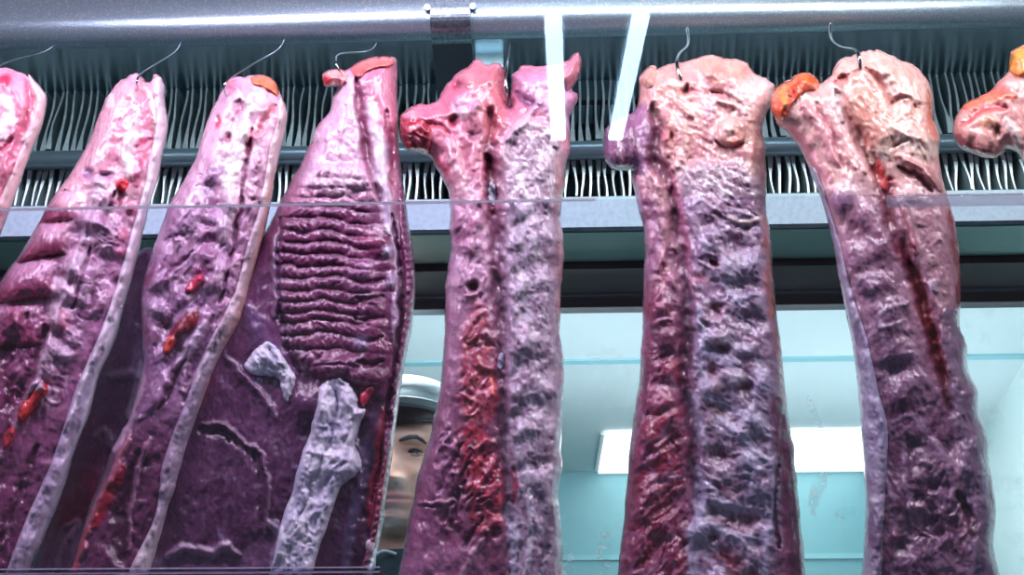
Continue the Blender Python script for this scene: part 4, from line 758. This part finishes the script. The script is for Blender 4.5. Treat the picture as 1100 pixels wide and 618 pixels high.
M_SMEAR = glass_material('window_smear', (240,250,250), dirt=.75, lo=.42, hi=.66, scale=60, dirt_col=(236,250,250))
for pl in ([(866,428),(870,426),(882,452),(886,462),(880,461),(870,442)], [(902,474),(912,468),(926,470),(929,490),(924,508),(914,500),(906,488)], [(868,540),(874,518),(886,506),(888,520),(880,540),(874,556)], [(896,552),(906,544),(912,550),(906,560)], [(912,546),(918,544),(919,552),(913,553)], [(594,610),(600,590),(610,582),(616,600),(614,618),(604,626),(594,622)], [(560,574),(570,556),(574,566),(582,576),(570,582)], [(640,600),(646,574),(656,566),(658,590),(650,620)]):
    m = MB(); vs_ = [m.bm.verts.new(PV(a_, b_, YW+.0115)) for a_, b_ in spline(pl, 4, True)]; m.bm.faces.new(vs_); m.build('frost_smear', M_SMEAR, wf)
def slab_box(name, a, b, mat): m = MB(); m.box(a, b); return struct(m.build(name, mat))
# wall with the window opening
slab_box('wall_front', (-3.2, YW, 0), (2.4, YW+.03, 1.33), M_WALL)
slab_box('wall_above_window', (-3.2, YW+.0, z(298, YW)+.02), (2.4, YW+.05, H2), M_WALL)
slab_box('wall_window_left', (-3.2, YW, 1.33), (XL, YW+.05, z(298, YW)+.02), M_WALL)
slab_box('wall_window_right', (XR, YW, 1.33), (2.4, YW+.05, z(298, YW)+.02), M_WALL)
slab_box('floor', (-4, -5.5, -.05), (4, 7.6, 0), M_FLOOR)
# ceiling of the room, its joints and the splayed right wall
c1, c2 = PZ(1060, 455, H2), PZ(1100, 390, H2); dirv = (c1-c2).normalized()
w0 = c2-dirv*((c2.y-YW)/dirv.y); w1 = c1+dirv*((7.3-c1.y)/dirv.y)
slab_box('ceiling', (-3.2, YW, H2), (3.0, 7.5, H2+.05), M_CEIL)
m = MB(); m.hexa([(w0.x, w0.y, 0), (w0.x+.08, w0.y, 0), (w1.x+.08, w1.y, 0), (w1.x, w1.y, 0), (w0.x, w0.y, H2), (w0.x+.08, w0.y, H2), (w1.x+.08, w1.y, H2), (w1.x, w1.y, H2)])
struct(m.build('wall_right', pmat('pale_wall', (222,240,236), .6)))
slab_box('wall_left', (-3.2, YW, 0), (-3.12, 7.3, H2), M_WALL)
yb = 4.9
slab_box('wall_back', (-3.2, yb, 0), (3.0, yb+.08, H2), M_WALL)
for i, (py_) in enumerate((388,)):
    p_ = PZ(620, py_, H2)
    if p_.y < yb: slab_box('trim_%d' % (i+1), (-3.1, p_.y-.02, H2-.006), (w1.x+.6, p_.y+.02, H2-.0002), M_LINE)
zl_ = float(P(890, 598, yb)[2]); slab_box('trim_2', (-3.1, yb-.012, zl_-.012), (w1.x, yb-.0002, zl_+.012), M_LINE)
# flush ceiling light seen through the window
l0, l1 = PZ(650, 463, H2), PZ(928, 503, H2); l2 = PZ(650, 490, H2)
lamp = empty('ceiling_light', ((l0.x+l1.x)/2, (l0.y+l2.y)/2, H2), 'bright rectangular ceiling light seen through the window between the two right racks', 'ceiling light')
M_LAMP = pmat('lamp_diffuser', (255,250,242), .5, emit=((255,246,236), 5.0)); M_LF = pmat('lamp_frame', (214,226,226), .5)
m = MB(); m.box((l0.x, l0.y, H2-.016), (l1.x, l1.y, H2-.012)); m.build('diffuser', M_LAMP, lamp)
m = MB(); m.box((l0.x-.02, l1.y-.02, H2-.012), (l1.x+.02, l0.y+.02, H2-.0005)); m.build('housing', M_LF, lamp, bevel=.004)

# market hall in front: counter below the glass, hall ceiling with two lights
m = MB(); m.box((-1.4, .56, 0.0), (1.4, YW-.0005, .96)); cnt = struct(m.build('trim_counter', M_TRAY, None, bevel=.01))
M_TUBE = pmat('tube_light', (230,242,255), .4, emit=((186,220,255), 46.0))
HH = CAMZ+3.0
slab_box('ceiling_hall', (-4, -5.5, HH+.12), (4, YW, HH+.2), pmat('hall_ceiling', (70,76,80), .8))
slab_box('wall_facade', (-4, YW+.001, H2+.05), (4, YW+.05, HH+.12), pmat('facade', (70,76,80), .8))
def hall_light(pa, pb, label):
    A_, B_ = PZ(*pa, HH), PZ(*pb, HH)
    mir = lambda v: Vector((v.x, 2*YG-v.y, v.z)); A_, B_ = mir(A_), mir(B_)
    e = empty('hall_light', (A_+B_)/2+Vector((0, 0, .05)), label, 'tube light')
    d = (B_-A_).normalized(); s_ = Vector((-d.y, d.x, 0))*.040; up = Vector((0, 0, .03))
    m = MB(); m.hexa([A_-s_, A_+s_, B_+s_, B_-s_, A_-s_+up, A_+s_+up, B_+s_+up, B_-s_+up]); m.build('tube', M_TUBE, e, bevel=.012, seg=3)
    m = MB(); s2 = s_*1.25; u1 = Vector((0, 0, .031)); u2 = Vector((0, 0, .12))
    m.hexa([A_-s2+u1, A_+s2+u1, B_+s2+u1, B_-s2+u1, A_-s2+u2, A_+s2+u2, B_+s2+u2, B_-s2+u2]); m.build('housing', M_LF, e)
hall_light((594, 20), (600, 152), 'tube light mirrored in the front glass as the more upright bright bar')
hall_light((689, 18), (661, 152), 'tube light mirrored in the front glass as the slanting bright bar')
# ------------------------------------------------------------------ the man behind the window
EYE = P(437, 487, 1.87); PX, PY, PZ0 = float(EYE[0]), 1.87, float(P(437, 487, 1.785)[2]); HS = 1.08
man = empty('person', (PX, PY, 0), 'man in a white cap and white coat, looking out between the hanging meat', 'person')
HY = math.radians(-7)
def hd(x, f, zz):                      # head space (right, forward, up) to world; forward faces the camera
    x, f, zz = x*HS, f*HS, zz*HS
    return Vector((PX+x*math.cos(HY)+f*math.sin(HY), PY-f*math.cos(HY)+x*math.sin(HY), PZ0+zz))
KEYS = [(-.90,.15,.10,.11),(-.70,.155,.105,.115),(-.50,.165,.10,.11),(-.36,.195,.10,.115),(-.28,.20,.085,.105),(-.245,.185,.07,.095),(-.222,.14,.058,.088),(-.20,.085,.05,.078),(-.18,.062,.044,.070),(-.15,.056,.040,.066),(-.128,.055,.048,.064),(-.119,.048,.074,.062),(-.108,.050,.084,.062),(-.085,.058,.086,.068),(-.06,.066,.085,.080),(-.03,.0725,.086,.090),(0,.0755,.088,.096),(.03,.0765,.092,.098),(.06,.074,.088,.094),(.088,.063,.072,.080),(.106,.044,.050,.056),(.116,.02,.024,.026),(.118,.002,.002,.002)]
KZ = np.array([k[0] for k in KEYS])
def key(zz, i): return np.interp(zz, KZ, [k[i] for k in KEYS])
def g2(x, s): return np.exp(-(x/s)**2)
def body_surface(zz, ph):
    a, bf, bb = key(zz, 1), key(zz, 2), key(zz, 3)
    sx, cx_ = np.sin(ph), np.cos(ph); e = 1.15
    x = a*np.sign(sx)*np.abs(sx)**(1/e*1.0); f = np.where(cx_ > 0, bf, bb)*np.sign(cx_)*np.abs(cx_)**.95
    fr = sstep(.0, .45, cx_); d = np.zeros_like(x); ax = np.abs(x)
    na = np.interp(zz, [-.060,-.054,-.046,-.036,-.01,.012,.03], [0,.012,.027,.024,.011,.004,0]); nw = np.interp(zz, [-.05,-.03,0], [.0125,.010,.008])
    d += na*g2(x, nw) + .011*g2(ax-.0135, .0065)*g2(zz+.046, .0075)
    d += -.013*g2(ax-.032, .018)*g2(zz-.001, .012) + .006*g2(ax-.030, .022)*g2(zz-.022, .009)
    d += .006*g2(ax-.047, .018)*g2(zz+.034, .016) + .0065*g2(x, .020)*g2(zz+.0715, .0045) + .0075*g2(x, .017)*g2(zz+.083, .0055) - .004*g2(x, .022)*g2(zz+.0768, .002) - .004*g2(x, .02)*g2(zz+.094, .004)
    d += .006*g2(x, .018)*g2(zz+.107, .009) - .0015*g2(x, .004)*g2(zz+.062, .006)
    # upper and lower eyelid
    d += .0035*g2(ax-.032, .014)*g2(zz-.0075, .0028) + .0028*g2(ax-.032, .014)*g2(zz+.0078, .003)
    return x, f+d*fr
zz = np.concatenate([np.linspace(-.90, -.26, 14), np.linspace(-.25, -.13, 22), np.linspace(-.127, .06, 110), np.linspace(.064, .118, 16)])
NPH = 160; uu = np.linspace(-1, 1, NPH, endpoint=False); ph = np.pi*np.sign(uu)*np.abs(uu)**1.5
V = []; CC = []
for z_ in zz:
    x, f = body_surface(np.full(NPH, z_), ph)
    for i in range(NPH): V.append(hd(x[i], f[i], z_))
    c = np.tile(s2l((226,172,146)), (NPH, 1)); fr = f > .03; ax = np.abs(x)
    def mixc(k, col):
        global c
        k = (np.clip(k, 0, 1)*fr)[:, None]; c = c*(1-k)+s2l(col)*k
    stub = sstep(-.05, -.066, z_)*sstep(-.145, -.12, z_)*.5+0*x; mixc(stub*(.7+.3*g2(x, .03)), (132,108,102)); mixc(.35*g2(x, .02)*g2(z_+.064, .006), (120,92,86))
    mixc(1.2*g2(x, .026)*(g2(z_+.0735, .005)+g2(z_+.083, .0055)), (196,78,82)); mixc(g2(x, .021)*g2(z_+.0768, .0013), (92,42,44))
    mixc(.35*g2(ax-.032, .02)*g2(z_+.010, .008), (150,104,100)); mixc(.9*g2(ax-.009, .0042)*g2(z_+.0545, .003), (70,34,32)); mixc(.3*g2(x, .012)*g2(z_+.04, .012), (222,160,136))
    CC.append(c)
V = np.array([tuple(v) for v in V]); CC = np.vstack(CC); NZ = len(zz)
Q = [(r*NPH+i, r*NPH+(i+1) % NPH, (r+1)*NPH+(i+1) % NPH, (r+1)*NPH+i) for r in range(NZ-1) for i in range(NPH)]
def skin_mat():
    m, nt, b, L = nodes('skin'); at = nt.nodes.new('ShaderNodeAttribute'); at.attribute_name = 'Col'; L(at.outputs['Color'], b.inputs['Base Color'])
    b.inputs['Roughness'].default_value = .45; b.inputs['Subsurface Weight'].default_value = .15; b.inputs['Subsurface Radius'].default_value = (1, .4, .25); b.inputs['Subsurface Scale'].default_value = .006
    n = nt.nodes.new('ShaderNodeTexNoise'); n.inputs['Scale'].default_value = 500; bp = nt.nodes.new('ShaderNodeBump'); bp.inputs['Strength'].default_value = .15; bp.inputs['Distance'].default_value = .001
    tc = nt.nodes.new('ShaderNodeTexCoord'); L(tc.outputs['Object'], n.inputs['Vector']); L(n.outputs['Fac'], bp.inputs['Height']); L(bp.outputs[0], b.inputs['Normal']); return m
M_SKIN = skin_mat(); M_SKIN2 = pmat('skin_plain', (226,172,146), .45)
link('body', np_mesh('body', V, np.array(Q), CC), M_SKIN, man)
M_HAIR = pmat('dark_hair', (34,26,24), .55, bump=(300, .6, .002)); M_CAP = pmat('white_cotton', (222,234,236), .8, bump=(220, .2, .001)); M_COAT = pmat('coat_cotton', (210,226,228), .85, bump=(160, .25, .001)); M_SHIRT = pmat('teal_shirt', (22,62,66), .8, bump=(200, .3, .001))
# ears, eyes, brows
for s_ in (-1, 1):
    m = MB(); pts = [hd(s_*(.073+.012*math.sin(t*3.0)), -.012-.012*math.cos(t*2.6), .022-.058*t) for t in np.linspace(0, 1, 8)]
    m.tube(pts, [.003, .007, .009, .009, .008, .008, .007, .004], 10); m.build('ear', M_SKIN2, man, smooth=True)
    bm = bmesh.new(); bmesh.ops.create_uvsphere(bm, u_segments=20, v_segments=14, radius=.0118); mm = MB(); mm.bm.free(); mm.bm = bm
    for v in bm.verts: v.co += hd(s_*.032, .0635, -.0005)
    ey = mm.build('eye', pmat('eye_white', (170,158,152), .2, coat=.5), man, smooth=True)
    bm = bmesh.new(); bmesh.ops.create_uvsphere(bm, u_segments=16, v_segments=10, radius=.0072); mm = MB(); mm.bm.free(); mm.bm = bm
    for v in bm.verts: v.co = Vector((v.co.x, v.co.y*.45, v.co.z))+hd(s_*.032-.002, .0735, -.002)
    mm.build('iris', pmat('dark_iris', (34,22,18), .1, coat=.6), ey, smooth=True)
    m = MB(); m.tube([hd(s_*(.032+dx), .0785-abs(dx)*.35, .0052-abs(dx)**2*22) for dx in np.linspace(-.015, .015, 9)], [.0008]+[.0021]*7+[.0008], 6); m.build('eyelashes', M_HAIR, man, smooth=True)
    m = MB(); m.tube([hd(s_*xx, ff, hh) for xx, ff, hh in ((.011,.0915,.0175),(.018,.0925,.020),(.028,.0905,.0235),(.038,.086,.0245),(.046,.079,.021),(.052,.072,.016))], [.0022,.0042,.0048,.0042,.0032,.0012], 8); m.build('eyebrow', M_HAIR, man, smooth=True)
# hair: a short shell around the head under the cap
def shell(name, mat, z0, z1, grow, front, n=24, phmax=math.pi, seg=96, zfun=None, parent=man, thick=True):
    V = []; Q = []; zs_ = np.linspace(z0, z1, n); p_ = np.linspace(-phmax, phmax, seg)
    for z_ in zs_:
        for a in p_:
            x, f = body_surface(np.array([min(z_, .1179)]), np.array([a])); lo = front(a)
            k = 1+grow/max(.02, float(np.hypot(x[0], f[0]))); zv = z_ if zfun is None else zfun(z_, a)
            zv = max(zv, lo); x, f = body_surface(np.array([min(zv, .1179)]), np.array([a])); V.append(tuple(hd(float(x[0])*k, float(f[0])*k, zv)))
    for r in range(n-1):
        for i in range(seg-1): Q.append((r*seg+i, r*seg+i+1, (r+1)*seg+i+1, (r+1)*seg+i))
    return link(name, np_mesh(name, np.array(V), np.array(Q)), mat, parent)
hair = shell('hair', M_HAIR, -.075, .1, .006, lambda a: .058-.010*math.cos(a*2) if abs(a) < .95 else (.058-(abs(a)-.95)*.26 if abs(a) < 1.35 else max(-.075, -.046-(abs(a)-1.35)*.05)))
sol = hair.modifiers.new('solid', 'SOLIDIFY'); sol.thickness = .004
# cap: band and soft crown
def loft(name, rings, mat, parent, cap=True, smooth=True):
    m = MB(); R_ = [[m.bm.verts.new(p) for p in r] for r in rings]; n = len(rings[0])
    for i in range(len(R_)-1):
        for k in range(n): l = (k+1) % n; m.bm.faces.new((R_[i][k], R_[i][l], R_[i+1][l], R_[i+1][k]))
    if cap: m.bm.faces.new(R_[0][::-1]); m.bm.faces.new(R_[-1])
    return m.build(name, mat, parent, smooth=smooth)
def ell(zf, a, bf, bb, n=64, drop=0):
    out = []
    for k in range(n):
        t = 2*math.pi*k/n; x = a*math.sin(t); f = (bf if math.cos(t) > 0 else bb)*math.cos(t); out.append(hd(x, f, zf(t) if callable(zf) else zf+drop*math.cos(t)))
    return out
cap = [ell(.067, .0795, .098, .102, drop=.015), ell(.069, .0825, .104, .105, drop=.012), ell(.085, .083, .104, .105, drop=.012), ell(.092, .088, .112, .110, drop=.010), ell(.108, .090, .114, .112, drop=.008), ell(.126, .082, .102, .104, drop=.004), ell(.138, .060, .075, .08), ell(.143, .025, .03, .03)]
loft('cap', cap, M_CAP, man)
# brim of the cap
m = MB(); top = []; bot = []
for k in range(25):
    t = -1.15+2.3*k/24; x = .083*math.sin(t); f = .104*math.cos(t); e = .014*math.cos(t*1.3)
    top.append((x, f, e))
va = [m.bm.verts.new(hd(x, f-.004, .088)) for x, f, e in top]; vb = [m.bm.verts.new(hd(x*1.06, f+max(e, .001), .084+.002*abs(x)/.08)) for x, f, e in top]
vc = [m.bm.verts.new(hd(x, f-.004, .091)) for x, f, e in top]; vd = [m.bm.verts.new(hd(x*1.06, f+max(e, .001), .087+.002*abs(x)/.08)) for x, f, e in top]
for i in range(24):
    for A_, B_ in ((va, vb), (vb, vd), (vd, vc)): m.bm.faces.new((A_[i], A_[i+1], B_[i+1], B_[i]))
m.build('cap_brim', M_CAP, man, smooth=True)
# clothes
def torso(grow, z0, z1, n, V_neck=None):
    rings = []
    for z_ in np.linspace(z0, z1, n):
        r = []
        for t in np.linspace(0, 2*math.pi, 64, endpoint=False):
            a, bf, bb = float(key(z_, 1)), float(key(z_, 2)), float(key(z_, 3)); r.append(hd((a+grow)*math.sin(t), ((bf if math.cos(t) > 0 else bb)+grow)*math.cos(t), z_))
        rings.append(r)
    return rings
loft('shirt', torso(.006, -.60, -.150, 40), M_SHIRT, man)
# coat: open at the neck, with sleeves
m = MB(); NT = 72; rows = []
for z_ in np.linspace(-1.02, -.160, 48):
    r = []
    for t in np.linspace(.0, 2*math.pi, NT):
        zk = max(z_, -.9); a, bf, bb = float(key(zk, 1)), float(key(zk, 2)), float(key(zk, 3))
        open_ = max(0.0, (z_+.40)/.215)*.40; tt = open_+(2*math.pi-2*open_)*t/(2*math.pi) if z_ > -.40 else t+0.0
        g_ = .016+(.03 if z_ < -.7 else 0); r.append(m.bm.verts.new(hd((a+g_)*math.sin(tt), ((bf if math.cos(tt) > 0 else bb)+g_)*math.cos(tt), z_)))
    rows.append(r)
for i in range(len(rows)-1):
    for k in range(NT-1): m.bm.faces.new((rows[i][k], rows[i][k+1], rows[i+1][k+1], rows[i+1][k]))
for s_ in (-1, 1):
    m.tube([hd(s_*.165, -.015, -.27), hd(s_*.205, -.015, -.30), hd(s_*.225, -.015, -.40), hd(s_*.235, .0, -.54), hd(s_*.235, .04, -.66), hd(s_*.225, .07, -.78)], [.055, .064, .058, .052, .046, .042], 20)
coat = m.build('coat', M_COAT, man, smooth=True)
mod = coat.modifiers.new('solid', 'SOLIDIFY'); mod.thickness = .004
m = MB(); m.tube(spline([hd(-.060, .040, -.200), hd(-.048, .054, -.182), hd(-.034, .058, -.165), hd(-.016, .058, -.155), hd(.004, .056, -.160)], 5), .0028, 8); m.build('apron_string', M_CAP, man, smooth=True)
for s_ in (-1, 1):
    m = MB(); w_ = hd(s_*.225, .075, -.79); m.tube([w_, hd(s_*.222, .09, -.83), hd(s_*.218, .10, -.87)], [.026, .036, .032], 14)
    for k, ln in enumerate((.062, .072, .068, .054)):
        o_ = -.024+.016*k; m.tube([hd(s_*(.218+.0), .10+o_*.8, -.865), hd(s_*.216, .104+o_, -.865-ln*.5), hd(s_*.206, .106+o_, -.865-ln)], [.0095, .009, .007], 10)
    m.tube([hd(s_*.215, .115, -.835), hd(s_*.20, .14, -.86), hd(s_*.195, .145, -.885)], [.012, .010, .008], 10); m.build('hand', M_SKIN2, man, smooth=True)
M_TROU = pmat('dark_trousers', (40,44,52), .8)
for s_ in (-1, 1):
    m = MB(); hz = PZ0; m.tube([hd(s_*.085, -.01, -.86), hd(s_*.092, -.01, -1.0), hd(s_*.095, .0, -1.22), hd(s_*.098, -.01, -1.45), Vector(hd(s_*.10, -.01, 0).to_tuple()[:2]+(.07,))], [.088, .088, .066, .06, .055], 20); m.build('trouser_leg', M_TROU, man, smooth=True)
    m = MB(); p_ = hd(s_*.10, 0, 0); m.tube([Vector((p_.x, p_.y+.12, .035)), Vector((p_.x, p_.y+.08, .045)), Vector((p_.x+s_*.01, p_.y-.02, .04)), Vector((p_.x+s_*.015, p_.y-.10, .028)), Vector((p_.x+s_*.016, p_.y-.125, .022))], [.034, .045, .04, .028, .012], 16); m.build('shoe', M_BLACK, man, smooth=True)
# ------------------------------------------------------------------ light
def area(name, loc, target, sx, sy, power, col):
    d = bpy.data.lights.new(name, 'AREA'); d.shape = 'RECTANGLE'; d.size = sx; d.size_y = sy; d.energy = power; d.color = col
    o = bpy.data.objects.new(name, d); COL.objects.link(o); o.location = loc
    o.rotation_euler = (Vector(target)-Vector(loc)).to_track_quat('-Z', 'Y').to_euler(); return o
area('case_lamp_left', (-.70, .74, CAMZ+1.10), (-.7, 1.14, CAMZ+.40), 1.38, .035, 12.5, (1.0, .84, 1.0))
area('case_lamp_right', (.70, .74, CAMZ+1.10), (.70, 1.14, CAMZ+.40), 1.38, .035, 11.0, (1.0, .95, .92))
area('coil_fill', (0, 1.275, CAMZ+.965), (0, 1.45, CAMZ+.86), 2.4, .015, 2.5, (.82, .95, 1.0))  # added light behind the hood lip to brighten the fins; no fixture there
area('room_fill', (.3, 1.72, H2-.15), (.3, 3.6, H2-.3), 2.6, .12, 50, (1.0, .98, .96))  # unseen fill added above the window to brighten the room and its ceiling
area('room_upfill', (.5, 3.3, 1.5), (.6, 3.0, H2), 3.0, .3, 34, (1.0, .98, .96))  # upward fill added below the view, lifts the ceiling and back wall
area('face_fill', (-.34, 1.685, CAMZ+.80), (-.18, 1.80, CAMZ+.42), .06, .05, 4.5, (1.0, .93, .86))  # small warm fill added for the man's face, stands for no fixture
w = bpy.data.worlds.new('world'); scene.world = w; w.use_nodes = True
w.node_tree.nodes['Background'].inputs[0].default_value = (.38, .38, .46, 1); w.node_tree.nodes['Background'].inputs[1].default_value = .34
vs = scene.view_settings; vs.view_transform = 'Standard'; vs.look = 'None'; vs.gamma = 1; vs.use_curve_mapping = False; vs.exposure = 0.0
